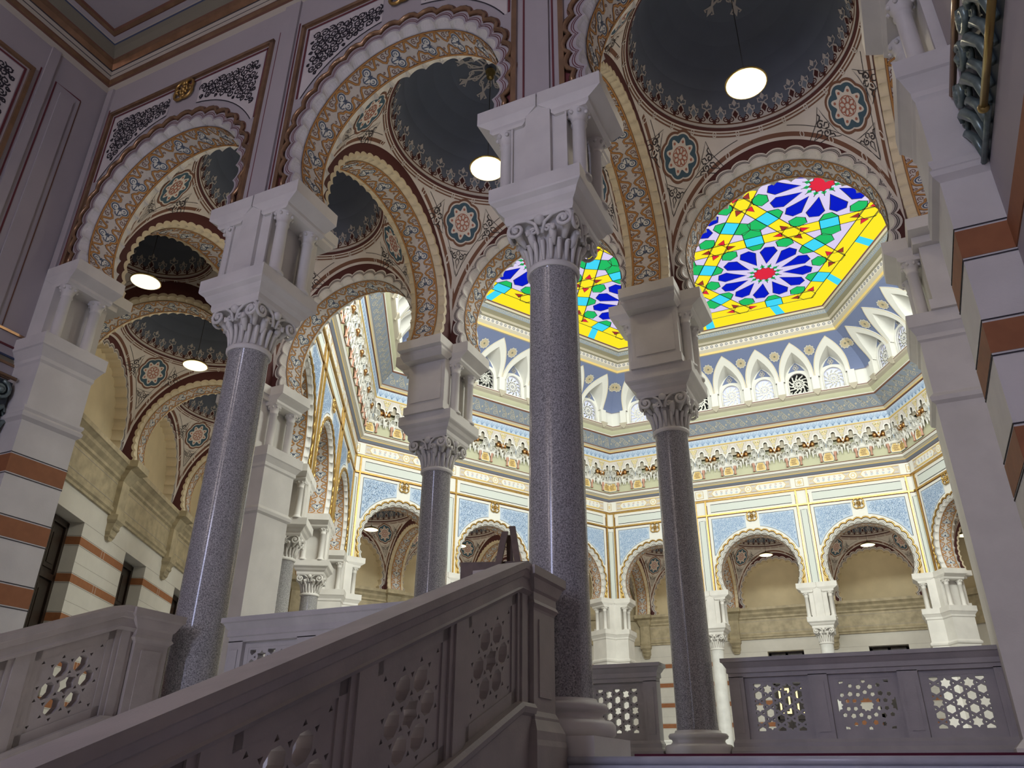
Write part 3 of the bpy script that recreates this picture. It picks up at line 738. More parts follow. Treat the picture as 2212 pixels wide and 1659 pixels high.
# ================================================================== arcades
POS = {-BAY: 'left', 0: 'middle', BAY: 'right'}
ha = arch_set('hall_arch', 'hall', 'large middle arch of the front wall with painted ribbon and black filigree corners', 'arch', 'arches of the stair hall wall')
ha.matrix_world = at(I4, 0, 0, ZS)
dup(ha, at(I4, -BAY, 0, ZS), 'left arch of the front wall under the ceiling corner, with gold medallion', 'arches of the stair hall wall')
dup(ha, at(I4, BAY, 0, ZS), 'right arch of the front wall, mostly cut off by the top of the picture', 'arches of the stair hall wall')
HX = 7.10
dup(ha, at(I4, -HX, -3.62, ZS, pi/2), 'arch on the left side wall, only its filigree corner visible at the picture edge', 'arches of the stair hall side walls')
dup(ha, at(I4, HX, -3.62, ZS, -pi/2), 'arch on the right side wall of the stair hall, beyond the top right corner', 'arches of the stair hall side walls')
aa = arch_set('atrium_arch', 'atrium', 'x', 'arch', 'arches round the atrium')
first = True
NM = {(0, -BAY): 'horseshoe arch right of the left pier, framing the steep blue cornice of the atrium', (0, 0): 'central gallery arch behind the nearest column, stained glass showing on both sides of the capital', (0, BAY): 'large horseshoe arch on the right framing most of the stained glass ceiling',
      (1, BAY): 'nearest of the three steeply seen arches on the left atrium side', (1, 0): 'middle one of the three steeply seen arches on the left atrium side', (1, -BAY): 'farthest of the three steeply seen arches on the left atrium side',
      (2, BAY): 'left arch of the far-left arcade, a lamp and yellow plaster inside it', (2, 0): 'middle arch of the far-left arcade, between centre-left shaft and nearest column', (2, -BAY): 'right arch of the far-left arcade, half hidden by the nearest column',
      (3, BAY): 'left arch of the far arcade, cut by the right-hand granite shaft', (3, 0): 'middle arch of the far arcade with blue spandrels and gold medallion', (3, -BAY): 'right arch of the far arcade beside the bright corner pier',
      (4, BAY): 'first arch of the far-right arcade, partly hidden by the big right pier', (4, 0): 'second arch of the far-right arcade behind the big right pier'}
for (k, t), l in NM.items():
    M = at(side(k), t, 0, ZS)
    if first: aa.matrix_world = M; aa['label'] = l; first = False
    else: dup(aa, M, l, 'arches round the atrium')
ta = arch_set('transverse_arch', 'transverse', 'x', 'arch', 'transverse arches across the gallery', 1.79, 34)
TN = {(0, XC): 'painted ribbon arch running from the nearest column back to the right-hand granite column', (0, -XC): 'painted ribbon arch springing over the centre-left granite column', (0, -6.675): 'cream scalloped arch with painted ribbon seen high inside the left front arch', (0, 6.675): 'painted ribbon arch at the right, against the big grey pier',
      (1, 6.675): 'cream arch with painted ribbon below the left front arch, over the second lamp', (1, XC): 'painted arch in the left gallery just beyond the first blue rosette', (1, -XC): 'second painted arch deep in the left gallery', (1, -6.675): 'last painted arch at the far end of the left gallery',
      (2, 6.675): 'painted arch at the left end of the far-left gallery', (2, XC): 'painted arch seen through the left far-left arch', (2, -XC): 'painted arch seen through the middle far-left arch', (2, -6.675): 'painted arch at the right end of the far-left gallery',
      (3, 6.675): 'painted arch at the left end of the far gallery beside the right granite shaft', (3, XC): 'painted arch inside the far gallery between its left and middle bays', (3, -XC): 'painted arch inside the far gallery between its middle and right bays', (3, -6.675): 'painted arch at the right end of the far gallery',
      (4, 6.675): 'painted arch of the far-right gallery next to the bright corner pier', (4, XC): 'painted arch of the far-right gallery behind the big right pier'}
first = True
for (k, x), l in TN.items():
    M = at(side(k), x, -DEP/2, ZS, pi/2)
    if k == 0: M = at(I4, x, DEP/2, ZS, pi/2)
    if first: ta.matrix_world = M; ta['label'] = l; first = False
    else: dup(ta, M, l, 'transverse arches across the gallery')

# ================================================================== vaults, lamps
def make_vault(rect, bx=0, by=0, poly=None):
    root = thing('painted_dome', 'x', 'dome', I4, 'painted domes of the gallery')
    a, b = vault_mesh(bx, by, rect, poly); a.build('pendentives', root); b.build('dome_shell', root)
    return root
def pendant():
    root = thing('pendant_lamp', 'x', 'lamp', I4, 'pendant lamps under the domes')
    mb = MB(); mb.lathe([(.02, 11.60), (.07, 11.62), (.05, 11.68), (.09, 11.72), (.10, 11.78), (.04, 11.82)], 'brass', 10); mb.build('canopy', root)
    mb = MB(); mb.tube([(0, 0, 9.55), (0, 0, 11.65)], .007, 'cable', 5); mb.build('cable', root)
    mb = MB(); mb.lathe([(.305, 9.385), (.32, 9.39), (.32, 9.41), (.28, 9.45), (.15, 9.50), (.03, 9.53), (.015, 9.60)], 'brass', 28); sh_ = mb.build('shade', root)
    mb = MB(); mb.lathe([(.01, 9.345), (.12, 9.350), (.22, 9.362), (.30, 9.384)], 'lamp_glow', 28); mb.build('diffuser', sh_)
    return root
vr = make_vault(True, XC-T/2, DEP/2-T/2)
lp = pendant()
def tri(k):     # triangular corner bay in the frame of side k (its -x end)
    p1 = V((-7.055, -.42)); p2 = V((-7.055, -DEP+T/2)); q = REL @ V((7.055, -DEP+T/2, 0)); p3 = V((q.x, q.y)); q = REL @ V((7.055, -.42, 0)); p4 = V((q.x, q.y))
    c = (p1+p4)/2; c = (c+p2+p3)/3; return [tuple(p-c) for p in (p1, p4, p3, p2)], c
TP, TCC = tri(0); vt = make_vault(False, poly=TP)
used = {'r': False, 't': False, 'l': False}
VN = {(0, -BAY): ('blue dome high inside the left front arch', 'x'), (0, 0): ('blue dome behind the large middle front arch', 'oval lamp in front of the middle dome, left of the nearest capital'), (0, BAY): ('largest blue dome at the top right', 'largest round lamp, hanging under the top right dome'),
      (1, BAY): ('blue dome low on the left above the oval lamp', 'oval lamp at the left, between the pier and the left granite column'), (1, 0): ('second small blue dome deep in the left gallery', 'x'), (1, -BAY): ('last blue dome of the left gallery', 'x'),
      (2, BAY): ('dark blue dome inside the left far-left arch', 'small lamp inside the left far-left arch'), (2, 0): ('dark blue dome inside the middle far-left arch', 'small lamp inside the middle far-left arch, left edge'), (2, -BAY): ('dark blue dome inside the right far-left arch', 'x'),
      (3, BAY): ('dark blue dome inside the left far arch', 'x'), (3, 0): ('dark blue dome inside the middle far arch', 'small lamp in the middle far arch, above its yellow lunette'), (3, -BAY): ('dark blue dome inside the right far arch', 'small lamp in the right far arch'),
      (4, BAY): ('dark blue dome inside the first far-right arch', 'lamp at the right edge, half behind the big pier')}
LAMPS = []
for (k, t), (vl, ll) in VN.items():
    M = at(I4, t, DEP/2) if k == 0 else at(side(k), t, -DEP/2)
    vl += ', with crested border and corner rosettes'
    if not used['r']: vr.matrix_world = M; vr['label'] = vl; used['r'] = True
    else: dup(vr, M, vl, 'painted domes of the gallery')
    if ll == 'x': ll = 'round lamp hanging under the ' + vl.split(',')[0]
    if not used['l']: lp.matrix_world = M; lp['label'] = ll; used['l'] = True
    else: dup(lp, M, ll, 'pendant lamps under the domes')
    LAMPS.append(M)
for k, l in ((0, 'left'), (1, 'far left'), (2, 'middle distance'), (3, 'far right')):
    M = at(side(k), TCC.x, TCC.y)
    vl = {0: 'small blue dome in the corner bay seen through the left front arch', 1: 'small blue dome in the corner bay at the end of the left gallery', 2: 'small blue dome in the corner bay behind the middle-distance pier', 3: 'small blue dome in the corner bay behind the right corner pier'}[k]
    if not used['t']: vt.matrix_world = M; vt['label'] = vl; used['t'] = True
    else: dup(vt, M, vl, 'painted domes of the gallery')
    dup(lp, M, {0: 'bright lamp half hidden behind the capital of the left pier', 1: 'round lamp in the corner bay at the end of the left gallery', 2: 'round lamp in the corner bay behind the middle-distance pier', 3: 'round lamp in the corner bay behind the right corner pier'}[k], 'pendant lamps under the domes')

# ================================================================== outer gallery walls
YW = -DEP+T/2
def outer_wall(k):
    L = 7.3; mb = MB(); dw = .82; zt = 5.36
    xs = [-L]
    for t in (-BAY, 0, BAY): xs += [t-dw, t+dw]
    xs.append(L)
    for i in range(0, 8, 2): mb.box(xs[i], xs[i+1], YW-.5, YW, 0, zt, 'wall_white')
    mb.box(-L, L, YW-.5, YW, zt, 5.95, 'wall_white'); mb.box(-L, L, YW-.55, YW-.30, 5.95, 11.4, 'lunette')
    for z in (4.82, 3.93, 3.02, 2.10, 1.2, .35):
        for i in range(0, 8, 2):
            mb.box(xs[i]-.004, xs[i+1]+.004, YW-.49, YW+.004, z, z+.19, 'terracotta')
            for zz in (z-.03, z+.21): mb.box(xs[i]-.005, xs[i+1]+.005, YW-.49, YW+.005, zz, zz+.012, 'joint')
            xm = (xs[i]+xs[i+1])/2
            for xx in ((xm-.08, xm+.08) if i in (2, 4) else ()): mb.box(xx-.008, xx+.008, YW, YW+.006, z, z+.19, 'cream')
    for z in (5.36, 4.4, 3.5, 2.6): mb.box(-L, L, YW-.002, YW+.003, z, z+.008, 'joint') if z > 5 else [mb.box(xs[i], xs[i+1], YW-.002, YW+.003, z, z+.006, 'joint') for i in range(0, 8, 2)]
    struct('wall_'+SIDE[k].replace(' side', '').replace('-', '_'), mb, side(k))
DN = 0
def door(M, glow):
    global DN
    DN += 1; mb = MB(); mb.box(-.82, .82, -.05, .0, 0, 5.36, 'wood_dark')
    for x in (-.82, .70, -.06): mb.box(x, x+.12, 0, .06, 0, 5.3, 'wood_dark')
    for z in (5.18, 3.9, 2.4, 1.0): mb.box(-.82, .82, 0, .06, z, z+.14, 'wood_dark')
    for sx in (-1, 1):
        for z0, z1 in ((4.1, 5.1), (2.6, 3.8), (1.2, 2.3)):
            mb.box(*sorted((sx*.14, sx*.62)), 0, .03, z0+.05, z1-.05, 'room_glow' if glow and z0 > 2 else 'wood_dark'); mb.box(*sorted((sx*.22, sx*.54)), .03, .045, z0+.15, z1-.15, 'wood_dark')
    struct('door_%d' % DN, mb, M)
for k in (1, 2, 3, 4):
    outer_wall(k)
    for t in (-BAY, 0, BAY): door(at(side(k), t, YW-.40), k == 3 and t >= 0)
for k in (0, 1, 2, 3):    # blind wall of the corner bays
    M = side(k); q = REL @ V((7.055, YW, 0)); a = V((-7.055, YW, 0)); b = V((q.x, q.y, 0)); d = (b-a); L = d.length; mid = (a+b)/2; ang = atan2(d.y, d.x)+pi
    Mc = M @ Matrix.Translation(mid) @ Matrix.Rotation(ang, 4, 'Z'); mb = MB()
    mb.box(-L/2-.2, L/2+.2, -.5, 0, 0, 5.95, 'wall_white'); mb.box(-L/2-.2, L/2+.2, -.5, -.15, 5.95, 11.4, 'lunette')
    for z in (4.82, 3.93, 3.02, 2.10): mb.box(-L/2, L/2, -.1, .004, z, z+.19, 'terracotta')
    mb.box(-L/2-.2, L/2+.2, 0, .20, 7.15, 7.42, 'tan_stone'); mb.box(-L/2-.2, L/2+.2, 0, .10, 5.95, 7.15, 'tan_stone')
    struct('wall_corner_%s' % SIDE[k].split()[0].replace('-', '_'), mb, Mc)
def wall_cornice(label):
    root = thing('wall_cornice', label, 'cornice', I4, 'stone cornices of the gallery walls'); L = 7.25
    mb = MB(); prof = [(0, 5.93), (.06, 5.93), (.06, 6.0), (.10, 6.04), (.10, 6.12), (.05, 6.16), (.05, 6.85), (.10, 6.90), (.10, 6.97), (.18, 7.08), (.20, 7.16), (.27, 7.24), (.30, 7.26), (.30, 7.38), (.0, 7.42)]
    r = [[V((x, YW+o, z)) for x in (-L, L)] for o, z in prof]
    for a, b in zip(r, r[1:]): mb.strip(a, b, 'tan_stone')
    for z in (6.25, 6.75): mb.box(-L, L, YW+.05, YW+.056, z, z+.012, 'joint')
    mb.build('moulding', root)
    for x in (-6.675, -XC, XC, 6.675):
        mb = MB(); mb.sq([(.10, .08, 5.30), (.16, .10, 5.36), (.16, .12, 5.42), (.20, .14, 5.50), (.20, .20, 5.72), (.26, .26, 5.80), (.26, .26, 5.93), (.24, .18, 5.96), (.24, .18, 6.85), (.30, .24, 6.95), (.34, .34, 7.15), (.42, .52, 7.22), (.42, .52, 7.40)], 'tan_stone', x, YW)
        mb.tube([(x-.17, YW+.14, 5.62), (x+.17, YW+.14, 5.62)], .07, 'tan_stone', 8); mb.tube([(x-.13, YW+.10, 5.42), (x+.13, YW+.10, 5.42)], .05, 'tan_stone', 8); mb.build('console', root)
    return root
wc = wall_cornice('tan stone cornice with scroll consoles along the left gallery wall above the dark doors'); wc.matrix_world = side(1)
for k, l in ((2, 'tan stone cornice on the outer wall of the far-left gallery'), (3, 'tan stone cornice on the outer wall of the far gallery, under the yellow lunettes'), (4, 'tan stone cornice on the outer wall of the far-right gallery')): dup(wc, side(k), l, 'stone cornices of the gallery walls')
def lunette():
    root = thing('blind_arch', 'x', 'arch', I4, 'blind arches over yellow plaster'); n = 22
    mb = MB(); gallery_face(mb, R0, n, XC, 3.2, 0, 1); mb.build('painted_face', root)
    mb = MB(); A = face_curve(R0, n, 0, 0); B = [V((p.x*.985, -.31, (p.z-.78)*.985+.78)) for p in A]; mb.strip(A, B, 'stone_cream'); mb.build('reveal', root)
    return root
lu = lunette(); first = True
LN = {1: ('nearest blind arch on the left gallery wall, glowing yellow', 'second blind arch on the left gallery wall', 'third blind arch at the end of the left gallery wall'), 2: ('blind arch with yellow plaster seen through the left far-left arch', 'blind arch with yellow plaster seen through the middle far-left arch', 'blind arch behind the right far-left arch'),
      3: ('blind arch seen through the left far arch', 'blind arch with tan plaster in the middle far arch', 'blind arch with tan plaster in the right far arch'), 4: ('blind arch seen through the first far-right arch', 'second blind arch of the far-right gallery', 'last blind arch of the far-right gallery')}
for k in (1, 2, 3, 4):
    for t, l in zip((BAY, 0, -BAY), LN[k]):
        M = at(side(k), t, YW, ZS)
        if first: lu.matrix_world = M; lu['label'] = l; first = False
        else: dup(lu, M, l, 'blind arches over yellow plaster')

# ================================================================== atrium entablature, muqarnas, clerestory
def hl(o): return (AC-o)/sqrt(3)
def ring(mb, prof, smooth=False):
    for (o0, z0, m), (o1, z1, _) in zip(prof, prof[1:]): mb.strip([V((-hl(o0), o0, z0)), V((hl(o0), o0, z0))], [V((-hl(o1), o1, z1)), V((hl(o1), o1, z1))], m, smooth=smooth)
def entablature():
    root = thing('gold_frieze', 'x', 'frieze', I4, 'gold panelled friezes of the atrium')
    mb = MB(); ring(mb, [(.38, 11.36, 'gold'), (.45, 11.38, 'gold'), (.46, 11.43, 'gold'), (.41, 11.46, 'brown'), (.40, 11.48, 'white_paint'), (.40, 11.98, 'brown'), (.42, 12.0, 'grey_blue'), (.50, 12.10, 'gold_paint'), (.52, 12.13, 'beige'), (.60, 12.20, 'ink'), (.605, 12.215, 'white_paint'), (.66, 12.30, 'brown'), (.66, 12.34, 'brown'), (.62, 12.35, 'brown')]); mb.build('moulding', root)
    f1 = lambda u, v: V((u, .404, v)); f2 = lambda u, v: V((u, .408, v)); f3 = lambda u, v: V((u, .412, v))
    for t in (-BAY, 0, BAY):
        mb = MB(); z0, z1 = 11.54, 11.92; zc = (z0+z1)/2
        mb.poly([(t-1.85, z0), (t+1.85, z0), (t+1.85, z1), (t-1.85, z1)], 'cream', f1); mb.stroke([(t-1.85, z0), (t+1.85, z0), (t+1.85, z1), (t-1.85, z1)], .035, 'gold_paint', f2, closed=True); mb.stroke([(t-1.81, z0+.04), (t+1.81, z0+.04), (t+1.81, z1-.04), (t-1.81, z1-.04)], .012, 'brown', f2, closed=True)
        for c in (t-.98, t+.98):
            h = [(c-.68, zc), (c-.60, zc+.12), (c-.52, zc+.155), (c+.52, zc+.155), (c+.60, zc+.12), (c+.68, zc), (c+.60, zc-.12), (c+.52, zc-.155), (c-.52, zc-.155), (c-.60, zc-.12)]
            mb.poly(h, 'white_paint', f2); mb.stroke(h, .032, 'gold_paint', f3, closed=True)
            for i in range(5):
                for sg in (-1, 1): mb.stroke(spiral(c-.46+.23*i, zc+.055*sg, .055, i, 1.1, sg, 8), .016, 'pink_paint' if sg > 0 else 'mid_blue', f3)
        o = circ(t, zc, .175, 8, pi/8); mb.poly(o, 'white_paint', f2); mb.stroke(o, .032, 'gold_paint', f3, closed=True); mb.stroke(circ(t, zc, .08, 10), .03, 'gold_paint', f3, closed=True)
        for c in (t-1.74, t-.25, t+.25, t+1.74): mb.stroke(circ(c, zc, .04, 8), .02, 'gold_paint', f3, closed=True)
        mb.build('cartouche_panel', root)
    for t in (-XC, XC, -6.675, 6.675):
        mb = MB(); q = [(t-.17, 11.56), (t+.17, 11.56), (t+.17, 11.90), (t-.17, 11.90)] if abs(t) < 5 else [(t-.12, 11.56), (t+.12, 11.56), (t+.12, 11.90), (t-.12, 11.90)]
        mb.poly(q, 'white_paint', f1); mb.stroke(q, .03, 'gold_paint', f2, closed=True); mb.stroke([(x*.97+t*.03, z) for x, z in q], .008, 'brown', f3, closed=True)
        w = .10 if abs(t) < 5 else .07
        for j in range(8): a = pi/4*j; mb.stroke([(t, 11.73), (t+w*cos(a)*1.2, 11.73+.11*sin(a)*1.1)], .03, 'gold_paint', f3)
        mb.build('square_panel', root)
    # corner pilaster face above the piers
    mb = MB()
    for sx in (-1, 1):
        x0, x1 = 6.675-.0, hl(.385); mb.add([(sx*x0, .385, 7.3), (sx*x1, .385, 7.3), (sx*x1, .385, 11.4), (sx*x0, .385, 11.4)], [(0, 1, 2, 3)], 'white_paint')
        for z in (10.72,): mb.box(*sorted((sx*x0, sx*x1)), .385, .44, z-.035, z+.035, 'gold')
    mb.build('corner_face', root)
    return root
def niche(mb, x, y, z, r, d, m='white_paint', h=.1, rim='white_paint'):
    N = 8; F = [V((x+r*cos(pi*i/N), y, z+r*sin(pi*i/N))) for i in range(N+1)]; Bk = [V((x+r*.8*cos(pi*i/N), y-d, z-.02+r*.55*sin(pi*i/N))) for i in range(N+1)]
    F = [V((x+r, y, z-h))]+F+[V((x-r, y, z-h))]; Bk = [V((x+r*.8, y-d, z-h))]+Bk+[V((x-r*.8, y-d, z-h))]
    mb.strip(F, Bk, m, smooth=True); mb.add(Bk, [tuple(range(len(Bk)))], m); mb.tube(F, .016, rim, 4)
MS = 2*hl(.65)/9
def muq_bracket(root):
    mb = MB(); y = .64
    og = [(-.19, 12.42), (.19, 12.42), (.22, 12.52), (.20, 12.66), (.13, 12.80), (.0, 12.90), (-.13, 12.80), (-.20, 12.66), (-.22, 12.52)]
    mb.poly(og, 'gold_paint', lambda u, v: V((u, y+.03, v))); mb.tube([V((u, y+.03, v)) for u, v in og], .022, 'white_paint', 5, True)
    for j in range(3):
        for i in range(-1, 2): mb.stroke(circ(i*.07+(j % 2)*.035, 12.52+.09*j, .032, 6), .014, 'brown', lambda u, v: V((u, y+.036, v)), closed=True)
    for sx in (-1, 1): mb.lathe([(.06, 12.42), (.06, 12.45), (.035, 12.48), (.04, 12.62), (.055, 12.66), (.075, 12.74), (.08, 12.80)], 'pink_paint', 8, (sx*.30, y+.06, 0))
    mb.sq([(.42, .10, 12.80), (.46, .14, 12.84), (.30, .16, 12.90)], 'white_paint', 0, y)
    for x, z, r, d in ((-.50, 12.92, .085, .10), (.50, 12.92, .085, .10), (-.32, 12.97, .10, .14), (.32, 12.97, .10, .14)): niche(mb, x, y+d+.06, z, r, d+.04, h=.09)
    for x in (-.42, .42, -.60, .60, -.22, .22): mb.lathe([(.012, 12.66), (.03, 12.74), (.05, 12.84), (.06, 12.95)], 'white_paint', 6, (x, y+.10, 0))
    niche(mb, 0, y+.26, 13.0, .15, .20, h=.13)
    for x in (-.17, .17): niche(mb, x, y+.31, 13.20, .13, .2, h=.10)
    niche(mb, 0, y+.33, 13.27, .10, .15, h=.13); niche(mb, 0, y+.33, 13.50, .12, .25, h=.20, m='beige')
    mb.tube([(0, y+.30, 12.95), (0, y+.33, 13.5)], .015, 'sky_blue', 5)
    return mb.build('niche_bracket', root)
def muq_drop(root):
    mb = MB(); y = .64
    for dx in (-.17, 0, .17): mb.lathe([(.005, 13.08-(.03 if dx == 0 else 0)), (.04, 13.12), (.085, 13.18), (.10, 13.25), (.09, 13.31), (.05, 13.36)], 'copper', 10, (dx, y+(.26 if dx == 0 else .20), 0))
    mb.lathe([(.115, 13.32), (.125, 13.45), (.12, 13.56), (.07, 13.66), (.01, 13.70)], 'beige', 12, (0, y+.16, 0))
    mb.sq([(.26, .16, 13.02), (.30, .22, 13.06), (.30, .24, 13.12)], 'beige', 0, y)
    for x in (-.13, .13): niche(mb, x, y+.20, 12.96, .11, .16, h=.05, m='beige')
    mb.lathe([(.01, 12.76), (.025, 12.84), (.05, 12.98), (.06, 13.08)], 'white_paint', 6, (0, y+.17, 0))
    return mb.build('gilt_pendant', root)
def muqarnas():
    root = thing('muqarnas_cornice', 'x', 'cornice', I4, 'muqarnas cornices of the atrium')
    mb = MB(); ring(mb, [(.62, 12.34, 'sage'), (.62, 12.9, 'sage'), (.66, 13.4, 'sage'), (.80, 13.75, 'sage'), (.97, 13.86, 'sage')]); mb.strip([V((-hl(.84), .84, 13.30)), V((hl(.84), .84, 13.30))], [V((-hl(.84), .84, 13.80)), V((hl(.84), .84, 13.80))], 'beige'); mb.build('cove', root)
    # trefoil screen
    mb = MB(); y = .98; H = MS/4; E = []
    for i in range(-18, 18):
        c = (i+.5)*MS/2; h = MS/2
        E += [(c-h*.5, 13.14), (c-h*.46, 13.22)]+[(c-.165-.135*cos(t), 13.28+.13*sin(t)) for t in (.1, .6, 1.1, 1.6, 2.0)]+[(c-.11, 13.45)]+[(c-.115*cos(t), 13.52+.13*sin(t)) for t in (0, .5, 1.05, 1.57, 2.1, 2.64, 3.14)]+[(c+.11, 13.45)]+[(c+.165+.135*cos(t), 13.28+.13*sin(t)) for t in (2.0, 1.6, 1.1, .6, .1)]+[(c+h*.46, 13.22)]
    X = hl(y); E = [(max(-X, min(X, a)), b) for a, b in E]
    mb.strip([V((a, y, b)) for a, b in E], [V((a, y, 13.84)) for a, b in E], 'cream')
    f1 = lambda u, v: V((u, y+.006, v)); f2 = lambda u, v: V((u, y+.012, v))
    mb.stroke(E, .05, 'white_paint', f1); mb.strip([V((a, y, b)) for a, b in E], [V((a, y-.05, b+.01)) for a, b in E], 'white_paint')
    for i in range(-9, 10):
        for c in (i*MS/2,):
            if abs(c) > X-.1: continue
            for a, b, r in ((0, 13.62, .085), (-.09, 13.72, .05), (.09, 13.72, .05), (0, 13.42, .05)): mb.stroke(circ(c+a, b, r, 8), .028, 'yellow_paint', f1, closed=True)
            mb.poly(circ(c, 13.62, .04, 6), 'gold_paint', f1); mb.stroke([(c-.17, 13.76), (c, 13.30), (c+.17, 13.76)], .012, 'olive', f2)
    mb.build('trefoil_screen', root)
    b0 = muq_bracket(root); d0 = muq_drop(root); xs = [(i-4)*MS-MS/2 for i in range(10)]
    for i, x in enumerate(xs):
        if i == 0: b = b0
        else: b = b0.copy(); COL.objects.link(b)
        if i in (0, 9): x = x*.975
        b.parent = root; b.location = (x, 0, 0)
    for i in range(9):
        if i == 0: d = d0
        else: d = d0.copy(); COL.objects.link(d)
        d.parent = root; d.location = ((i-4)*MS, 0, 0)
    return root
def scroll_cornice():
    root = thing('scroll_cornice', 'x', 'cornice', I4, 'scroll painted cornices of the atrium')
    mb = MB(); ring(mb, [(.97, 13.82, 'gold_paint'), (1.02, 13.84, 'gold_paint'), (1.02, 13.88, 'sky_blue'), (1.08, 14.20, 'brown'), (1.13, 14.22, 'brown'), (1.13, 14.25, 'gold_paint'), (1.15, 14.29, 'beige'), (1.20, 14.37, 'brown'), (1.20, 14.42, 'frieze_blue'), (1.60, 14.84, 'brown'), (1.63, 14.86, 'brown'), (1.64, 14.90, 'white_paint'), (1.66, 14.93, 'sage'), (1.74, 15.02, 'sage'), (1.80, 15.10, 'beige'), (1.92, 15.17, 'beige'), (1.96, 15.22, 'dark_red'), (1.96, 15.25, 'white_paint'), (1.95, 15.30, 'white_paint'), (1.86, 15.33, 'white_paint')]); mb.build('moulding', root)
    mb = MB(); fb = lambda u, v: V((u, 1.026+.06*v/.32, 13.88+v)); n = 48; w = 2*hl(1.05)/n
    for i in range(n):
        c = -hl(1.05)+(i+.5)*w
        for a in (-.10, -.05, 0, .05, .10): mb.stroke([(c, .03), (c+a*.9, .16), (c+a, .27-abs(a)*.9)], .018, 'mid_blue', fb)
        mb.stroke([(c-w/2, .28), (c-w/2, .20), (c-w*.3, .12)], .014, 'mid_blue', fb)
    mb.build('palmette_band', root)
    def fs(u, v, e=.008): o = 1.20+.40*v/.56; return V((u, o+e*.6, 14.43+.41*v/.56-e))
    mb = MB(); n = 26; w = 2*hl(1.4)/n
    for i in range(n):
        c = -hl(1.4)+(i+.5)*w; d = 1 if i % 2 else -1
        mb.stroke(spiral(c-.04, .17, .13, pi/2, 1.5, d, 14), .028, 'beige', fs); mb.stroke(spiral(c+.10, .38, .11, -pi/2, 1.4, -d, 12), .024, 'beige', fs)
        mb.stroke([(c-w/2, .06), (c-.05, .30), (c+.05, .44), (c+w/2, .50)], .022, 'beige', fs); mb.poly([(c+w/2-.05, .26), (c+w/2, .20), (c+w/2+.05, .26), (c+w/2, .32)], 'beige', fs)
    mb.build('scroll_band', root)
    return root
CW = 1.49
def csurf(q):      # leaning wall of the clerestory: q 0..1 -> (o, z)
    return (1.90+1.42*q**1.5, 16.0+1.35*q)
def half_out(q): return .74*(1-min(q/.93, 1)**2.9)
def half_in(q): return .54*(1-min(q/.72, 1)**2.5)
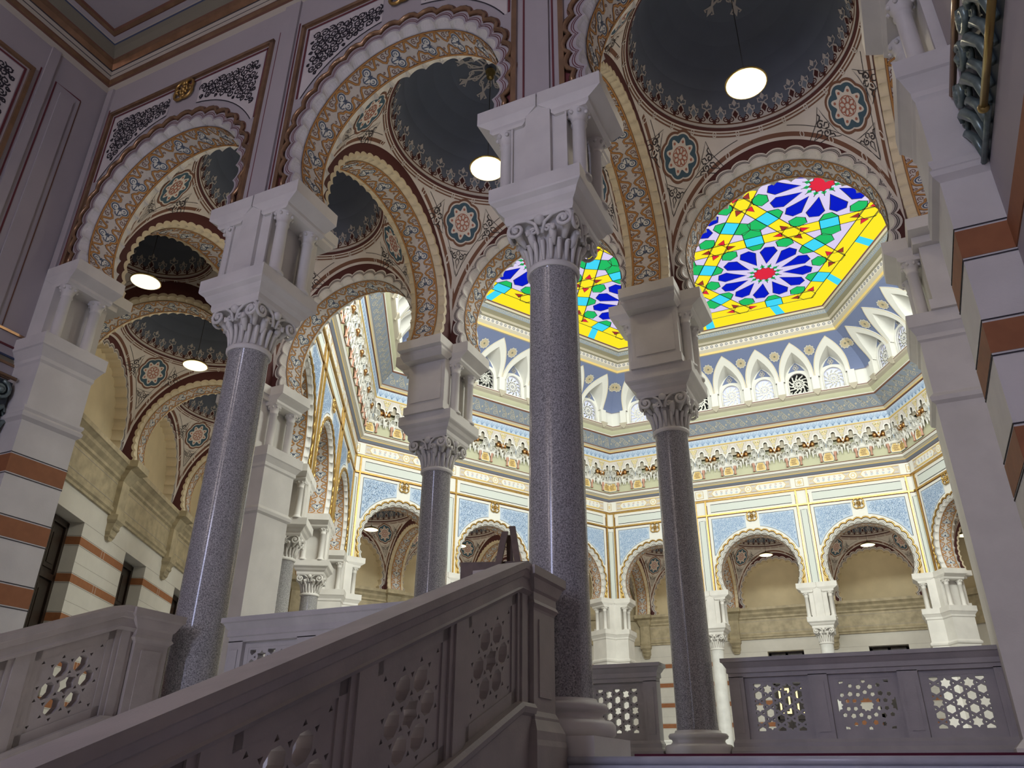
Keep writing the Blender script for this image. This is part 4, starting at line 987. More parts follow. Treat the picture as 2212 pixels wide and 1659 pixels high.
def clerestory():
    root = thing('clerestory', 'x', 'window wall', I4, 'clerestory walls under the stained glass')
    Q = [i/16 for i in range(17)]
    def P(x, q, e=0.): o, z = csurf(q); xm = hl(o); return V((max(-xm, min(xm, x)), o+e, z-e*.4))
    mb = MB(); xs = [i*CW for i in range(-3, 4)]; bl = [-9]+xs+[9]
    for a, b in zip(bl, bl[1:]):
        L = [P(a+half_out(q) if a > -9 else -9, q) for q in Q]; R = [P(b-half_out(q) if b < 9 else 9, q) for q in Q]
        mb.strip(L, R, 'dusk_blue')
        if -9 < a and b < 9: c = [(a+b)/2]
        elif a == -9: c = [xs[0]-CW/2]
        else: c = [xs[-1]+CW/2]
        for cx in c:
            f = lambda u, v: P(cx+u*1.1, .69+v/1.8, .02)
            g = lambda u, v: P(cx+u*1.1, .69+v/1.8, .03)
            mb.poly([(.20*(1+.10*cos(10*t))*cos(t), .20*(1+.10*cos(10*t))*sin(t)) for t in [2*pi*i/40 for i in range(40)]], 'beige', f)
            mb.stroke([(.18*(1+.10*cos(10*t))*cos(t), .18*(1+.10*cos(10*t))*sin(t)) for t in [2*pi*i/40 for i in range(40)]], .014, 'white_paint', g, closed=True)
            for j in range(10): mb.stroke([(.06*cos(.628*j), .06*sin(.628*j)), (.14*cos(.628*j), .14*sin(.628*j))], .018, 'gold_paint', g)
            mb.poly(circ(0, 0, .04, 8), 'olive', g)
    mb.build('painted_vault', root)
    for wi, a in enumerate(xs):
        # lancet hood
        mb = MB(); qs = [.93*i/14 for i in range(15)]
        for sg in (-1, 1):
            A = [P(a+sg*half_out(q), q, .03) for q in qs]; B = [P(a+sg*half_in(q), min(q, .72), .03) for q in [.72*i/14 for i in range(15)]]
            mb.strip(A, B, 'white_paint', smooth=True)
            B2 = [V((p.x, 1.72, p.z-.02)) for p in B]; mb.strip(B, B2, 'white_paint', smooth=True)
            A2 = [P(a+sg*half_out(q), q, -.02) for q in qs]; mb.strip(A, A2, 'white_paint')
            mb.strip([P(a+sg*(half_out(q)-.02), q, .035) for q in qs], [P(a+sg*(half_out(q)-.035), q, .035) for q in qs], 'gold_paint')
        mb.build('lancet_hood', root)
        mb = MB()   # wall with arched opening behind the hood
        r = .42; zc = 15.98; N = 14
        arc = [(a+r*cos(pi*i/N), zc+r*sin(pi*i/N)) for i in range(N+1)]
        yw = 1.76; ring_i = [V((a+r, yw, 15.35))]+[V((u, yw, v)) for u, v in arc]+[V((a-r, yw, 15.35))]
        ring_o = [V((a+.74, yw, 15.35))]+[V((a+.74*cos(pi*i/N), yw, max(16.0, 16.0+1.1*sin(pi*i/N)))) for i in range(N+1)]+[V((a-.74, yw, 15.35))]
        mb.strip(ring_o, ring_i, 'white_paint'); mb.strip(ring_i, [V((p.x, 1.66, p.z)) for p in ring_i], 'white_paint')
        mb.tube([p+V((0, .02, 0)) for p in ring_i], .035, 'white_paint', 6)
        tri_ = [(a-.30, 16.52), (a+.30, 16.52), (a+.16, 16.76), (a, 16.92), (a-.16, 16.76)]
        mb.poly([(a-.36, 16.44), (a-.22, 16.48), (a, 16.52), (a+.22, 16.48), (a+.36, 16.44), (a+.2, 16.72), (a, 16.92), (a-.2, 16.72)], 'dusk_blue', lambda u, v: V((u, yw+.01, v)))
        for u, v, rr in ((0, 16.74, .06), (-.06, 16.64, .055), (.06, 16.64, .055), (0, 16.56, .05)): mb.stroke(circ(a+u, v, rr, 8), .03, 'beige', lambda u, v: V((u, yw+.03, v)), closed=True)
        mb.build('window_surround', root)
        mb = MB(); pane = ([(a+r, 15.35)]+arc+[(a-r, 15.35)])
        mb.poly(pane, 'void' if wi in (1, 4) else 'window_pane', lambda u, v: V((u, 1.63, v))); mb.build('window_pane', root)
        mb = MB(); f = lambda u, v, d: V((u, 1.66+d, v)); cz = 15.86
        for j in range(12):
            t = 2*pi*j/12; 
            for (r0, r1, dt) in ((.05, .20, 0), (.20, .30, .26), (.20, .30, -.26), (.30, .46, .26), (.46, .62, .26), (.30, .42, -.26)):
                p = (a+r0*cos(t), cz+r0*sin(t)); q2 = (a+r1*cos(t+dt), cz+r1*sin(t+dt))
                if r0 > .25: p = (a+r0*cos(t+dt), cz+r0*sin(t+dt)); q2 = (a+r1*cos(t+dt+(.26 if r0 < .4 else -.13)), cz+r1*sin(t+dt+(.26 if r0 < .4 else -.13)))
                c = clip(p, q2, a-.41, a+.41, 15.36, 16.42)
                if c and all(hypot(x-a, max(y-zc, 0)) < .43 for x, y in c): mb.bar(c[0], c[1], .040, 'white_paint', f, 0, .03)
        for R_ in (.06, .22):
            C = circ(a, cz, R_, 12); 
            for p, q2 in zip(C, C[1:]+C[:1]): mb.bar(p, q2, .035, 'white_paint', f, 0, .03)
        for j in range(5): 
            for (x0, x1, z0, z1) in ((-.4+.2*j-.1, -.4+.2*j, 15.36, 15.5), (-.4+.2*j+.1, -.4+.2*j, 15.36, 15.5)):
                c = clip((a+x0, z0), (a+x1, z1), a-.41, a+.41, 15.36, 16.4)
                if c: mb.bar(c[0], c[1], .035, 'white_paint', f, 0, .03)
        mb.build('pierced_screen', root)
    mb = MB()
    for i in range(-4, 4):
        x = (i+.5)*CW
        mb.sq([(.02, .02, 15.10), (.17, .10, 15.26), (.17, .14, 15.34)], 'beige', x, 1.90); mb.sq([(.145, .16, 15.34), (.145, .16, 16.02)], 'white_paint', x, 1.80)
    for sx in (-1, 1): mb.box(*sorted((sx*3.5*CW, sx*hl(1.78))), 1.72, 1.82, 15.33, 16.02, 'white_paint')
    mb.build('pilasters', root)
    mb = MB(); ring(mb, [(3.28, 17.34, 'beige'), (3.38, 17.35, 'gold_paint'), (3.40, 17.40, 'gold_paint'), (3.42, 17.44, 'beige'), (3.50, 17.56, 'cream'), (3.53, 17.74, 'olive'), (3.58, 17.80, 'beige'), (3.66, 17.86, 'olive'), (3.66, 17.94, 'olive'), (3.74, 18.04, 'frieze_blue'), (3.80, 18.20, 'olive'), (3.86, 18.22, 'beige'), (3.90, 18.30, 'brown'), (3.95, 18.33, 'brown')])
    for i in range(44):
        x = -hl(3.5)+(i+.5)*2*hl(3.5)/44; mb.stroke(circ(x, 17.65, .05, 8), .03, 'grey_blue', lambda u, v: V((u, 3.505+.03*(v-17.56)/.18+.008, v-.003)), closed=True)
    for i in range(30):
        x = -hl(3.8)+(i+.5)*2*hl(3.8)/30; f = lambda u, v: V((u, 3.75+.06*(v-18.04)/.16+.008, v-.004))
        mb.stroke([(x-.12, 18.08), (x-.12, 18.17), (x+.02, 18.17), (x+.02, 18.11), (x-.05, 18.11)], .018, 'beige', f); mb.stroke([(x+.12, 18.17), (x+.06, 18.08)], .018, 'beige', f)
    mb.build('upper_moulding', root)
    return root
e0, m0, s0, k0 = entablature(), muqarnas(), scroll_cornice(), clerestory()
for nm, o, txt in (('frieze', e0, 'gold and cream frieze with cartouches on the %s of the atrium'), ('muq', m0, 'honeycomb muqarnas cornice with copper drops on the %s of the atrium'),
              ('scr', s0, 'blue and charcoal scroll band cornice on the %s of the atrium'), ('cle', k0, 'white lancet windows with pierced screens on the %s, under the stained glass')):
    for j, k in enumerate((3, 2, 1, 4)):
        l = txt % {3: 'far side', 2: 'far-left side', 1: 'near-left side', 4: 'far-right side'}[k]
        if j == 0: o.matrix_world = side(k); o['label'] = l
        else: dup(o, side(k), l)
# plain walls closing the two sides seen from behind, and backing
mb = MB(); ring(mb, [(.38, 11.36, 'plaster'), (.66, 12.3, 'sage'), (.97, 13.86, 'sage'), (1.9, 15.3, 'white_paint'), (1.9, 16, 'dusk_blue'), (3.3, 17.35, 'beige'), (3.95, 18.33, 'beige')])
b_ = struct('wall_near_upper', mb, side(0)); c_ = b_.copy(); COL.objects.link(c_); c_.name = 'wall_near_right_upper'; c_.matrix_world = side(5)
mb = MB(); mb.box(-6.3, 6.3, -.3, .38, 0, 11.4, 'plaster'); struct('wall_near_right', mb, side(5))

# ------------------------------------------------------------------ stained glass skylight
ZG = 18.50
def skylight():
    root = thing('stained_glass_skylight', 'hexagonal stained glass ceiling of blue petalled stars, yellow bands and green hexagons', 'skylight', Matrix.Translation((CEN.x, CEN.y, 0)))
    A = 7.43; a = 5.50
    F = lambda n: (lambda u, v: V((u, v, ZG-.004*n)))
    hexp = lambda ap: [(ap*2/sqrt(3)*cos(pi/3*i), ap*2/sqrt(3)*sin(pi/3*i)) for i in range(6)]
    mb = MB(); mb.poly(hexp(A), 'glass_white', F(0)); mb.build('white_glass', root)
    rot = lambda t: (lambda u, v: (u*cos(t)-v*sin(t), u*sin(t)+v*cos(t)))
    inh = lambda x, y, m=0: max(abs(x*cos(t)+y*sin(t)) for t in (pi/6, pi/2, 5*pi/6)) <= A+m
    cen = [(0, 0)]+[(a*cos(pi/3*i), a*sin(pi/3*i)) for i in range(6)]
    w = .27; bands = MB(); lead = MB()
    for t in (0, pi/3, 2*pi/3):
        for d in (-3, -1, 1, 3):
            dd = d*a/2*sqrt(3)/2; hlw = (2*A-abs(dd))/sqrt(3); r = rot(t)
            bands.poly([r(-hlw, dd-w), r(hlw, dd-w), r(hlw, dd+w), r(-hlw, dd+w)], 'glass_yellow', F(1))
            for s in (-w, w): lead.stroke([r(-hlw, dd+s), r(hlw, dd+s)], .035, 'lead', F(4))
    cy = MB(); gr = MB(); rd = MB(); pt = MB(); edges = {}; verts = {}
    for cx, cy_ in cen:
        for k in range(6):
            t = pi/6+pi/3*k; x, y = cx+a*.433*cos(t), cy_+a*.433*sin(t); edges[(round(x, 2), round(y, 2))] = (x, y, t)
            t = pi/3*k; x, y = cx+a/2*cos(t), cy_+a/2*sin(t); verts[(round(x, 2), round(y, 2))] = (x, y, t)
            if hypot(cx, cy_) < 1 or True:
                x, y = cx+2.12*cos(t), cy_+2.12*sin(t)
                g = [(x+.36*cos(t+pi/2)*c+.30*cos(t)*s_, y+.36*sin(t+pi/2)*c+.30*sin(t)*s_) for c, s_ in ((1, 0), (.45, .9), (-.45, .9), (-1, 0), (-.45, -.9), (.45, -.9))]
                gr.poly(g, 'glass_green', F(1)); lead.stroke(g, .03, 'lead', F(4), closed=True)
    for x, y, t in edges.values():
        if not inh(x, y, -.2): continue
        P = lambda u, v: (x+u*cos(t)-v*sin(t), y+u*sin(t)+v*cos(t))
        outer = not inh(x+.6*cos(t), y+.6*sin(t)) or not inh(x-.6*cos(t), y-.6*sin(t))
        pos = .79 if inh(x+.6*cos(t), y+.6*sin(t)) else w
        g = [P(-.60, -.14), P(-.60, .14), P(-.30, .34), P(pos-.12 if pos > .5 else w, .34), P(pos, 0), P(pos-.12 if pos > .5 else w, -.34), P(-.30, -.34)]
        if not inh(*P(-.5, 0)): g = [P(-w, -.34), P(-w, .34), P(.30, .34), P(.60, .14), P(.60, -.14), P(.30, -.34)]
        gr.poly(g, 'glass_green', F(1.6)); lead.stroke(g, .03, 'lead', F(4), closed=True)
        q = [P(-w, -.34), P(w, -.34), P(w, .34), P(-w, .34)]; cy.poly(q, 'glass_cyan', F(2.2)); lead.stroke(q, .035, 'lead', F(4), closed=True)
    for x, y, t in verts.values():
        if not inh(x, y, .1): continue
        P = lambda r, b: (x+r*cos(t+b), y+r*sin(t+b)); h = w/sin(pi/3)
        rd_ = [P(.62, pi/6), P(.31, pi/3), P(.62, pi/2), P(.31, 2*pi/3), P(.62, 5*pi/6), P(.31, pi), P(.62, 7*pi/6), P(.31, 4*pi/3), P(.62, 3*pi/2), P(.31, 5*pi/3), P(.62, 11*pi/6), P(.31, 0)]
        rd_ = [p if inh(*p) else (x+(p[0]-x)*.45, y+(p[1]-y)*.45) for p in rd_]
        for i in (1, 3, 5, 7, 9, 11): pass
        sq_ = []
        for b in (pi/3, 2*pi/3, 4*pi/3, 5*pi/3):
            c = P(.47, b); 
            if not inh(*c, -.1): continue
            tr = [(c[0]+.20*cos(t+b+e), c[1]+.20*sin(t+b+e)) for e in (0, 2.3, -2.3)]; rd.poly(tr, 'glass_red' if b in (pi/3, 4*pi/3) else 'glass_darkred', F(2)); lead.stroke(tr, .025, 'lead', F(4), closed=True)
        hx = [P(.36, b) for b in (0, pi/3, 2*pi/3, pi, 4*pi/3, 5*pi/3)]
        if all(inh(*p, .05) for p in hx): bands.poly(hx, 'glass_yellow', F(2.4)); lead.stroke(hx, .03, 'lead', F(4), closed=True)
    for cx, cy_ in cen:
        for k in range(12):
            t = pi/12+pi/6*k; P = lambda u, v: (cx+u*cos(t)-v*sin(t), cy_+u*sin(t)+v*cos(t))
            q = [P(.72, 0), P(1.25, .20), P(1.55, .33), P(1.84, .17), P(1.84, -.17), P(1.55, -.33), P(1.25, -.20)]
            pt.poly(q, 'glass_blue', F(1.2)); lead.stroke(q, .03, 'lead', F(4), closed=True)
            t = pi/6*k; P2 = lambda u, v: (cx+u*cos(t)-v*sin(t), cy_+u*sin(t)+v*cos(t)); gr.poly([P2(.42, .06), P2(.60, .0), P2(.42, -.06), P2(.52, -.14), P2(.52, .14)][:3], 'glass_green', F(1.4))
            gr.poly([P2(.52, -.10), P2(.66, 0), P2(.52, .10), P2(.42, 0)], 'glass_green', F(1.5)); lead.stroke([P(.45, 0), P(.72, 0)], .03, 'lead', F(4))
            lead.stroke([P(1.84, .17), P(2.05, .30)], .025, 'lead', F(4)); lead.stroke([P(1.84, -.17), P(2.05, -.30)], .025, 'lead', F(4))
        st = [(cx+r*cos(b), cy_+r*sin(b)) for i in range(24) for r, b in (((.47 if i % 2 == 0 else .38), pi*i/12),)]
        rd.poly(st, 'glass_red', F(1.6)); lead.stroke(st, .03, 'lead', F(4), closed=True)
    for m_, nm in ((bands, 'yellow_glass'), (cy, 'cyan_glass'), (gr, 'green_glass'), (rd, 'red_glass'), (pt, 'blue_petals'), (lead, 'lead_lines')): m_.build(nm, root)
    mb = MB(); i_, o_ = hexp(A), hexp(AC-3.95); n = 24
    for k in range(6):
        for j in range(n):
            L = lambda P_, s: (P_[k][0]+(P_[(k+1) % 6][0]-P_[k][0])*s, P_[k][1]+(P_[(k+1) % 6][1]-P_[k][1])*s)
            m_ = 'glass_cyan' if j in (4, 12, 19) else 'glass_yellow'; p, q = L(i_, j/n), L(i_, (j+1)/n); r_, s_ = L(o_, (j+1)/n), L(o_, j/n)
            mb.add([(*p, ZG-.002), (*q, ZG-.002), (*r_, 18.34), (*s_, 18.34)], [(0, 1, 2, 3)], m_)
    mb.build('border_glass', root)
    return root
skylight()
mb = MB(); mb.prism([(CEN.x+9*cos(pi/3*i), CEN.y+9*sin(pi/3*i)) for i in range(6)], 18.7, 18.8, 'plaster'); struct('ceiling_atrium', mb)

# ------------------------------------------------------------------ floors, ceilings, hall shell
def annulus(mb, a0, a1, z0, z1, m, skip=()):
    h = lambda ap, i: (CEN.x+ap*2/sqrt(3)*cos(pi/3*i), CEN.y+ap*2/sqrt(3)*sin(pi/3*i))
    for i in range(6):
        mb.prism([h(a0, i), h(a1, i), h(a1, i+1), h(a0, i+1)], z0, z1, m)
mb = MB(); annulus(mb, AC-.5, AC+DEP+.5, -.40, -.001, 'stone_step'); mb.box(-6.7, 6.7, -.46, .4, -.40, -.002, 'stone_step'); struct('floor_gallery', mb)
mb = MB(); annulus(mb, AC-.38, AC+DEP+.3, 12.1, 12.3, 'plaster'); struct('ceiling_gallery', mb)
mb = MB(); mb.box(-20, 20, -16, 42, -5.3, -5.2, 'white_marble'); struct('floor_lower', mb)
mb = MB(); mb.tube([(2.42, -.50, -.03), (6.6, -.50, -.03)], .03, 'stone_step', 10); mb.box(2.42, 6.6, -.50, -.45, -.06, 0, 'stone_step')
for i in range(1, 16): mb.box(2.42, 6.6, -.50-.38*i, -.50-.38*(i-1)+.02, -.15*i-.15, -.15*i, 'stone_step')
mb.box(2.42, 6.6, -.49, -.45, -.16, -.06, 'stone_step'); st_ = mb.build('marble_staircase'); tag(st_, 'pale marble step edges of the right stair flight along the bottom right', 'staircase', 'stair flights')
c_ = st_.copy(); COL.objects.link(c_); c_.matrix_world = Matrix.Translation((-9.02, 0, 0)); c_['label'] = 'marble steps of the left stair flight behind the left handrail'
mb = MB(); mb.box(3.0, 6.0, -.44, 4.6, 0, .018, 'carpet'); tag(mb.build('carpet_runner'), 'thin dark red carpet edge lying on the landing at the bottom right', 'carpet')
for sx, nm in ((-1, 'left'), (1, 'right')):
    mb = MB(); X = 6.72
    mb.box(*sorted((sx*X, sx*(X+.4))), -18, .0, -5.3, ZS, 'plaster'); mb.box(*sorted((sx*X, sx*(X+.4))), -1.40, -.2, ZS, 12.3, 'plaster'); mb.box(*sorted((sx*(X+.35), sx*(X+.45))), -18, -1.4, ZS, 12.3, 'lunette')
    mb.box(*sorted((sx*X, sx*(X+.4))), -18, -5.85, ZS, 12.3, 'plaster')
    for z in (3.70, 2.81, 1.92, 1.03, .14): 
        mb.box(*sorted((sx*(X-.004), sx*X)), -18, 0, z, z+.27, 'terracotta'); mb.box(*sorted((sx*(X-.006), sx*X)), -18, 0, z-.03, z-.015, 'ink'); mb.box(*sorted((sx*(X-.006), sx*X)), -18, 0, z+.285, z+.30, 'ink')
    for (z0, z1, p, m_) in ((5.28, 5.33, .05, 'bronze_gold'), (5.33, 5.48, .06, 'plaster'), (5.48, 5.52, .08, 'bronze_gold'), (5.52, 5.60, .05, 'olive'), (5.60, 5.63, .07, 'navy_line'), (5.63, 5.76, .06, 'plaster'), (5.76, 5.79, .08, 'dark_red'), (5.79, 5.98, .07, 'plaster'), (5.98, 6.02, .10, 'bronze_gold')):
        mb.box(*sorted((sx*(X-p), sx*X)), -18, -.45, z0, z1, m_)
    f = lambda u, v: V((sx*(X-.006), u, v))
    mb.stroke([(-1.30, 6.08), (-1.30, 10.85), (-.80, 10.85)], .03, 'dark_red', f); mb.stroke([(-.80, 10.85), (-.80, 6.08), (-1.30, 6.08)], .02, 'brown', f)
    mb.box(*sorted((sx*(X-.03), sx*X)), -1.18, -.92, 6.2, 10.70, 'plaster')
    struct('wall_'+nm, mb)
def relief(sx, X, z0, z1):
    root = thing('pilaster_capital', ('green bronze capital with scrolls at the left edge, below the gilt wall moulding' if sx < 0 else 'green bronze relief capital with a gilt bar at the top right edge'), 'capital', I4, 'bronze pilaster capitals of the stair hall')
    y0, y1 = -2.6, -.5; s = (z1-z0)/1.25; Z = lambda z: z0+(z-4.0)*s
    mb = MB(); mb.add([(sx*a, b, Z(c)) for a, b, c in ((X+.3, y0, 4.0), (X+.3, y1, 4.0), (X+.3, y1, 5.25), (X+.3, y0, 5.25), (X+.10, y0, 4.0), (X+.10, y1, 4.0), (X+.05, y1, 5.20), (X+.05, y0, 5.20))], [(4, 5, 6, 7), (0, 4, 7, 3), (1, 2, 6, 5), (3, 7, 6, 2), (0, 1, 5, 4)], 'bronze_dark'); mb.build('core', root)
    mb = MB(); ff = lambda u, v, e=0: V((sx*(X+.10-(v-4.0)*.04-e*.8), u, Z(v)))
    n = 5
    for i in range(n):
        c = y1-.16-.42*i
        P = [ff(u, v, .05) for u, v in spiral(c, 5.02, .15, pi/2, 1.6, 1 if i % 2 else -1, 18, .9)]; mb.tube(P, .032, 'bronze_green', 6); mb.ball(ff(c, 5.02, .06), .05, 'bronze_green', 8)
        mb.tube([ff(c-.10, 4.08, .03), ff(c-.12, 4.4, .05), ff(c-.02, 4.66, .09), ff(c+.10, 4.78, .08), ff(c+.14, 4.70, .09)], [.035, .045, .05, .04, .02], 'bronze_green', 7)
        mb.tube([ff(c+.12, 4.06, .03), ff(c+.10, 4.35, .05), ff(c+.17, 4.56, .08), ff(c+.24, 4.60, .09)], [.03, .04, .035, .02], 'bronze_green', 7)
        P = [ff(u, v, .05) for u, v in spiral(c+.19, 4.72, .09, 0, 1.3, -1, 12, .85)]; mb.tube(P, .022, 'bronze_green', 5)
    mb.build('acanthus', root)
    mb = MB(); mb.tube([(sx*(X+.02), y0, Z(4.0)), (sx*(X+.02), y1-.7, Z(4.0))], .03, 'brass', 8); mb.tube([(sx*(X+.06), y1-.7, Z(4.02)), (sx*(X+.06), y1, Z(4.02))], .025, 'bronze_green', 8); mb.ball((sx*(X+.02), y1-.7, Z(4.0)), .045, 'brass'); mb.tube([(sx*X, y0, Z(5.25)), (sx*X, y1, Z(5.25))], .03, 'bronze_gold', 8); mb.build('gilt_bead', root)
relief(-1, 6.42, 3.95, 5.20); relief(1, 6.34, 4.55, 5.38)
mb = MB(); mb.box(6.44, 6.74, -2.7, -.44, -5, 12.2, 'plaster')
for z in (3.70, 2.81, 1.92, 1.03): mb.box(6.43, 6.44, -2.7, -.44, z, z+.27, 'terracotta')
struct('trim_1', mb)
# hall cornice and ceiling
def hall_cornice():
    root = thing('hall_cornice', 'brown, olive and blue striped cornice round the ceiling of the stair hall, top left', 'cornice')
    prof = [(0, 11.45, 'beige'), (.05, 11.54, 'brown'), (.08, 11.56, 'bronze_gold'), (.10, 11.64, 'brown'), (.10, 11.67, 'beige'), (.11, 11.75, 'ink'), (.11, 11.77, 'beige'), (.13, 11.84, 'ink'), (.14, 11.86, 'bronze_gold'), (.19, 11.95, 'bronze_gold'), (.21, 12.03, 'brown'), (.22, 12.05, 'olive'), (.30, 12.16, 'olive'), (.36, 12.20, 'navy_line'), (.38, 12.215, 'beige'), (.40, 12.22, 'plaster'), (.48, 12.24, 'brown'), (.50, 12.235, 'bronze_gold'), (.56, 12.25, 'brown'), (.58, 12.30, 'brown')]
    X, Yf, Yb = 6.72, -.38, -18
    mb = MB()
    for (o0, z0, m_), (o1, z1, _) in zip(prof, prof[1:]):
        q = lambda o, z: [V((-X+o, Yb+o, z)), V((-X+o, Yf-o, z)), V((X-o, Yf-o, z)), V((X-o, Yb+o, z))]
        mb.strip(q(o0, z0), q(o1, z1), m_, True)
    mb.build('moulding', root)
hall_cornice()
mb = MB(); mb.box(-7, 7, -18, -.2, 12.30, 12.5, 'plaster')
f = lambda u, v: V((u, v, 12.296))
for x0, y0 in ((-5.25, -2.55), (-4.75, -2.3), (-4.2, -2.05), (-5.5, -3.2)):
    mb.stroke([(x0, y0), (x0+.05, y0-.5)], .02, 'dark_red', f)
    for sg in (-1, 1): mb.stroke([(x0, y0), (x0+sg*.12, y0+.12), (x0+sg*.10, y0+.30), (x0+sg*.02, y0+.38)], .04, 'dark_red', f); mb.stroke(spiral(x0+sg*.12, y0-.05, .08, 0, 1.1, sg, 8), .025, 'dark_red', f)
struct('ceiling_hall', mb)
mb = MB(); mb.box(-7.1, 7.1, -18.3, -18, -5.3, 6.5, 'plaster'); mb.box(-7.1, 7.1, -18.3, -18, 10.5, 12.5, 'plaster')
for x in (-7.1, -2.6, 1.8, 6.3): mb.box(x, x+.9, -18.3, -18, 6.5, 10.5, 'plaster')
struct('wall_back', mb)
mb = MB(); mb.box(-1.95, 2.0, -.42, -.38, -5.2, -.0, 'stair_stone'); mb.box(-2.0, -1.9, -8, -.4, -5.2, -3.5, 'stair_stone'); struct('wall_stair_well', mb)

# ------------------------------------------------------------------ balustrades
def balustrade(L, m, a=.20, w=.045):
    root = thing('balustrade', 'x', 'balustrade', I4, 'pierced gallery balustrades'); h = L/2; P = .10
    def rb(mb, x0, x1, prof):      # extruded symmetric profile with end returns
        mb.sq([((x1-x0)/2+o, P+o, z) for o, z in prof], m, (x0+x1)/2, 0)
    mb = MB(); rb(mb, -h, h, [(.06, 0), (.06, .12), (.05, .14), (.05, .20), (.02, .25), (.02, .30), (0, .34)]); mb.build('base', root)
    mb = MB(); rb(mb, -h, h, [(0, 1.12), (0, 1.17), (.02, 1.18), (.015, 1.24), (.03, 1.26), (.06, 1.31), (.08, 1.32), (.08, 1.37)]); mb.build('rail', root)
    n = 3; pe, pi_ = .20, .24; pw = (L-2*pe-(n-1)*pi_)/n; x = -h
    for i in range(n+1):
        ww = pe if i in (0, n) else pi_; mb = MB(); mb.box(x, x+ww, -P, P, .33, 1.13, m)
        for s in (-1, 1): mb.box(x+.05, x+ww-.05, s*(P+.012) if s < 0 else P, -P if s < 0 else P+.012, .42, 1.04, m)
        mb.build('post', root); x += ww
        if i < n:
            mb = MB(); f = lambda u, v, d: V((u, d, v)); x1 = x+pw
            for q in ((x, x1, .33, .42), (x, x1, 1.06, 1.13), (x, x+.05, .42, 1.06), (x1-.05, x1, .42, 1.06)): mb.box(q[0], q[1], -.05, .05, q[2], q[3], m)
            plate(mb, [(x+.05, .42), (x1-.05, .42), (x1-.05, 1.06), (x+.05, 1.06)], pierced(x+.06, x1-.06, .43, 1.05, 0 if i != 1 else 1), m, f, -.045, .045); mb.build('pierced_panel', root); x = x1
    return root
b1 = balustrade(3.42, 'balustrade'); b1.matrix_world = at(side(0), BAY, 0); b1['label'] = 'long grey pierced balustrade at the lower right between the granite column and the right pier'
GB = 'pierced gallery balustrades'
dup(b1, at(side(0), 0, 0), 'grey pierced balustrade between the two central columns, its right end seen beside the nearest column', GB)
dup(b1, at(side(0), -BAY, 0), 'grey pierced balustrade of the left bay behind the left column', GB)
b2 = balustrade(3.05, 'balustrade'); b2.matrix_world = at(I4, 0, -.12); b2['label'] = 'pale balustrade across the head of the stair well, disappearing behind the sloping handrail'
b3 = balustrade(3.42, 'white_paint'); first = True
for k in (1, 2, 3, 4):
    for t, q in ((BAY, 'first'), (0, 'second'), (-BAY, 'third')):
        l = '%s white balustrade from the left on the %s of the atrium' % (q, SIDE[k])
        if first: b3.matrix_world = at(side(k), t, 0); b3['label'] = l; first = False
        else: dup(b3, at(side(k), t, 0), l, GB)
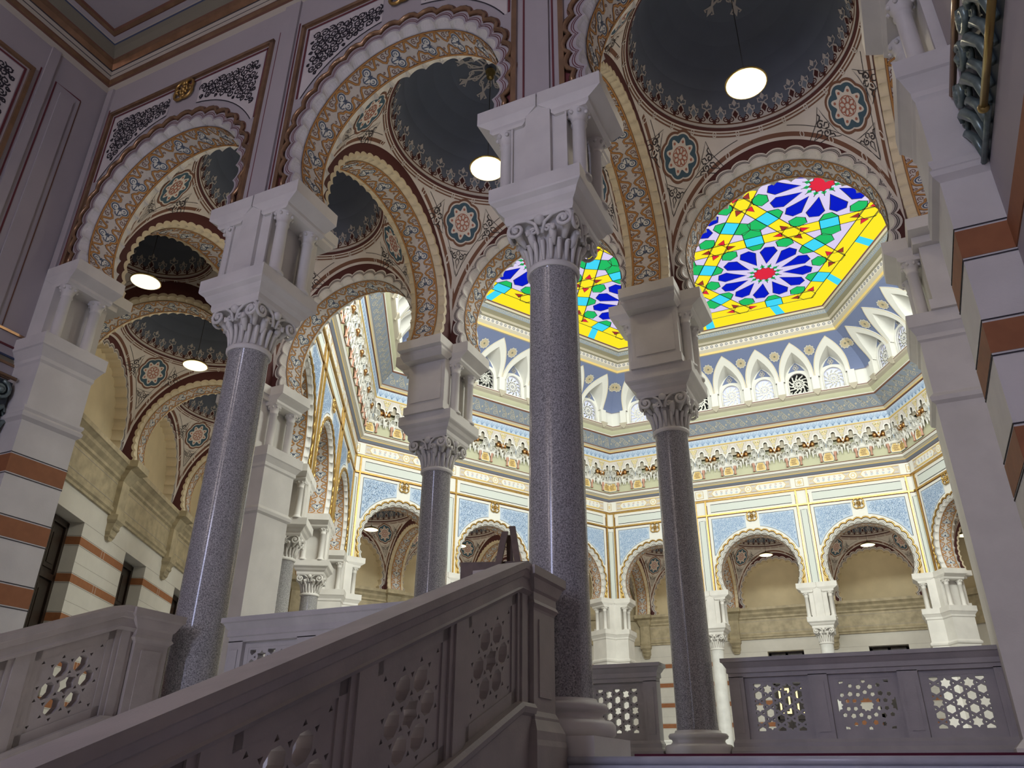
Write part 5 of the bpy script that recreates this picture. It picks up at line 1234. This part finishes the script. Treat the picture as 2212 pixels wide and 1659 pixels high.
def stair_bal(label, m):
    root = thing('stair_balustrade', label, 'balustrade', I4, 'sloping stair balustrades'); SL = .405; x1 = 2.39; x0 = 2.23
    zr = lambda y: 1.376-max(0, -1.22-y)*SL          # rail top
    YB = -8.6
    path = [-1.0, -1.22, YB]
    def sweep(mb, sec, ys, m):    # sec: [(x, dz)] closed; follows the rail line
        R = [[V((x, y, zr(y)+dz)) for x, dz in sec] for y in ys]
        for a, b in zip(R, R[1:]): mb.strip(a, b, m, True)
        for r in (R[0], R[-1]): mb.add(r, [tuple(range(len(r)))], m)
    mb = MB(); sweep(mb, [(x0-.03, 0), (x1+.06, 0), (x1+.06, -.055), (x1+.05, -.065), (x1+.035, -.11), (x1+.02, -.12), (x1+.02, -.19), (x1+.03, -.205), (x1+.0, -.235), (x0-.0, -.235), (x0-.03, -.205), (x0-.02, -.12), (x0-.02, -.065), (x0-.03, -.055)], path, m); mb.build('handrail', root)
    mb = MB(); sweep(mb, [(x0-.03, -1.03), (x1+.03, -1.03), (x1+.05, -1.06), (x1+.04, -1.10), (x1+.02, -1.12), (x1+.02, -2.6), (x0-.02, -2.6), (x0-.02, -1.12), (x0-.05, -1.06)], path, m); mb.build('stringer', root)
    y = -1.02; pw, ww = .78, .24; i = 0
    while y > YB+1:
        a, b = y, y-ww if i else y-.20
        mb = MB(); sh = lambda Y: zr(Y)
        for X0, X1, e0, e1 in ((x0+.01, x1-.015, 0, 0), (x1-.015, x1, .05, .05)):
            aa, bb = a-e0, b+e1
            mb.add([(X0, aa, sh(aa)-1.04), (X1, aa, sh(aa)-1.04), (X1, bb, sh(bb)-1.04), (X0, bb, sh(bb)-1.04), (X0, aa, sh(aa)-.22), (X1, aa, sh(aa)-.22), (X1, bb, sh(bb)-.22), (X0, bb, sh(bb)-.22)], [(0, 3, 2, 1), (4, 5, 6, 7), (0, 1, 5, 4), (1, 2, 6, 5), (2, 3, 7, 6), (3, 0, 4, 7)], m)
        mb.build('post', root); y = b
        mb = MB(); f = lambda u, v, d: V((x1-.07-d, y-u, zr(y-u)-1.04+v))
        for (u0, u1, v0, v1) in ((0, pw, 0, .10), (0, pw, .72, .83)): mb.bar((u0, (v0+v1)/2), (u1, (v0+v1)/2), v1-v0, m, f, -.04, .08)
        for (u0, u1) in ((0, .07), (pw-.07, pw)): mb.bar(((u0+u1)/2, 0), ((u0+u1)/2, .83), u1-u0, m, f, -.04, .08)
        plate(mb, [(.07, .10), (pw-.07, .10), (pw-.07, .72), (.07, .72)], pierced(.08, pw-.08, .11, .71, 2), m, f, -.03, .07); mb.build('pierced_panel', root); y -= pw; i += 1
    mb = MB(); cy = -.80
    mb.sq([(.28, .30, -.45), (.28, .30, .06), (.27, .28, .10), (.27, .28, .16), (.235, .235, .24), (.235, .235, .26), (.215, .21, .30), (.215, .21, 1.04), (.22, .22, 1.06), (.24, .25, 1.09), (.225, .23, 1.12), (.225, .23, 1.18), (.24, .25, 1.20), (.26, .30, 1.28), (.28, .33, 1.30), (.28, .33, 1.37)], m, x1-.19, cy)
    mb.box(x1+.02, x1+.035, cy-.12, cy+.12, .40, .98, m); mb.build('newel_post', root)
    return root
sb = stair_bal('big dark sloping balustrade in the foreground rising to a newel post at the nearest column', 'stair_stone')
dup(sb, Matrix.Translation((-4.41, 0, 0)), 'sloping stair balustrade at the lower left with violet light on its rail', 'sloping stair balustrades')

# ------------------------------------------------------------------ easel sign stand
def easel():
    root = thing('easel', 'wooden easel with boards standing behind the newel post, left of the nearest column', 'easel', Matrix.Translation((1.22, .85, 0)) @ Matrix.Rotation(radians(18), 4, 'Z'))
    for p, q in (((-.42, -.10, 0), (.02, .0, 2.30)), ((.48, -.10, 0), (.10, .0, 2.36)), ((.05, .75, 0), (.06, .08, 2.28))):
        mb = MB(); p, q = V(p), V(q); d = V((.035, 0, 0)); e = V((0, .022, 0))
        mb.add([p-d-e, p+d-e, p+d+e, p-d+e, q-d-e, q+d-e, q+d+e, q-d+e], [(0, 3, 2, 1), (4, 5, 6, 7), (0, 1, 5, 4), (1, 2, 6, 5), (2, 3, 7, 6), (3, 0, 4, 7)], 'wood'); mb.build('leg', root)
    mb = MB(); mb.box(-.48, .52, .04, .07, 1.0, 1.98, 'wood'); mb.build('board', root)
    mb = MB(); mb.box(-.40, .46, -.06, .04, .96, 1.0, 'wood'); mb.build('ledge', root)
easel()

# ------------------------------------------------------------------ light
def area(name, loc, rot, sx, sy, e, col):
    l = bpy.data.lights.new(name, 'AREA'); l.shape = 'RECTANGLE'; l.size = sx; l.size_y = sy; l.energy = e; l.color = col
    o = bpy.data.objects.new(name, l); o.location = loc; o.rotation_euler = rot; COL.objects.link(o); return o
area('atrium_fill_light', (0, DEP+2.6, 14.6), (radians(72), 0, 0), 11, 1.2, 1550, (.97, 1., .93))  # added fill light, out of view, brightens the far atrium facades
area('atrium_fill_light', (9.2, CEN.y-4.5, 14.6), (radians(72), 0, radians(60)), 9, 1.2, 1000, (.97, 1., .93))  # second added fill, also unseen, aimed at the left-hand atrium sides
for M in LAMPS:
    l = bpy.data.lights.new('lamp_bulb', 'POINT'); l.energy = 26; l.color = (1, .86, .64); l.shadow_soft_size = .18
    o = bpy.data.objects.new('lamp_bulb', l); o.matrix_world = M @ Matrix.Translation((0, 0, 9.15)); COL.objects.link(o)
area('hall_window_light', (-1.5, -17.5, 8.5), (radians(90+180-8), 0, 0), 9, 3.6, 1300, (1., .91, .87))
area('stair_window_light', (1.2, -14.5, 4.0), (radians(90), 0, radians(-3)), .5, 6, 260, (.62, .66, 1.0))
area('lower_hall_light', (0, -5.5, -1.6), (0, 0, 0), 3, 5, 260, (.86, .88, 1.))
w = bpy.data.worlds.new('World'); bpy.context.scene.world = w; w.use_nodes = True
w.node_tree.nodes['Background'].inputs['Color'].default_value = (.55, .50, .54, 1); w.node_tree.nodes['Background'].inputs['Strength'].default_value = .35

# ------------------------------------------------------------------ camera
f_, pit, rol, yaw = 1692.286, radians(26.789), radians(.5624), radians(-25.715)
F = V((sin(yaw)*cos(pit), cos(yaw)*cos(pit), sin(pit))); R = V((cos(yaw), -sin(yaw), 0)); U = R.cross(F)
R2 = R*cos(rol)+U*sin(rol); U2 = -R*sin(rol)+U*cos(rol)
cam = bpy.data.cameras.new('Camera'); co = bpy.data.objects.new('Camera', cam); COL.objects.link(co)
cam.sensor_width = 36; cam.lens = f_/2212*36; cam.clip_start = .05; cam.clip_end = 200
m3 = Matrix((R2, U2, -F)).transposed(); co.matrix_world = Matrix.Translation((5.0026, -6.8194, -.165)) @ m3.to_4x4()
sc = bpy.context.scene; sc.camera = co
sc.view_settings.view_transform = 'Standard'; sc.view_settings.look = 'None'; sc.view_settings.exposure = 0.6; sc.view_settings.gamma = 1
try:
    sc.cycles.max_bounces = 6; sc.cycles.diffuse_bounces = 3; sc.cycles.glossy_bounces = 2; sc.cycles.transmission_bounces = 1; sc.cycles.use_adaptive_sampling = True; sc.cycles.adaptive_threshold = .04
except Exception:
    pass
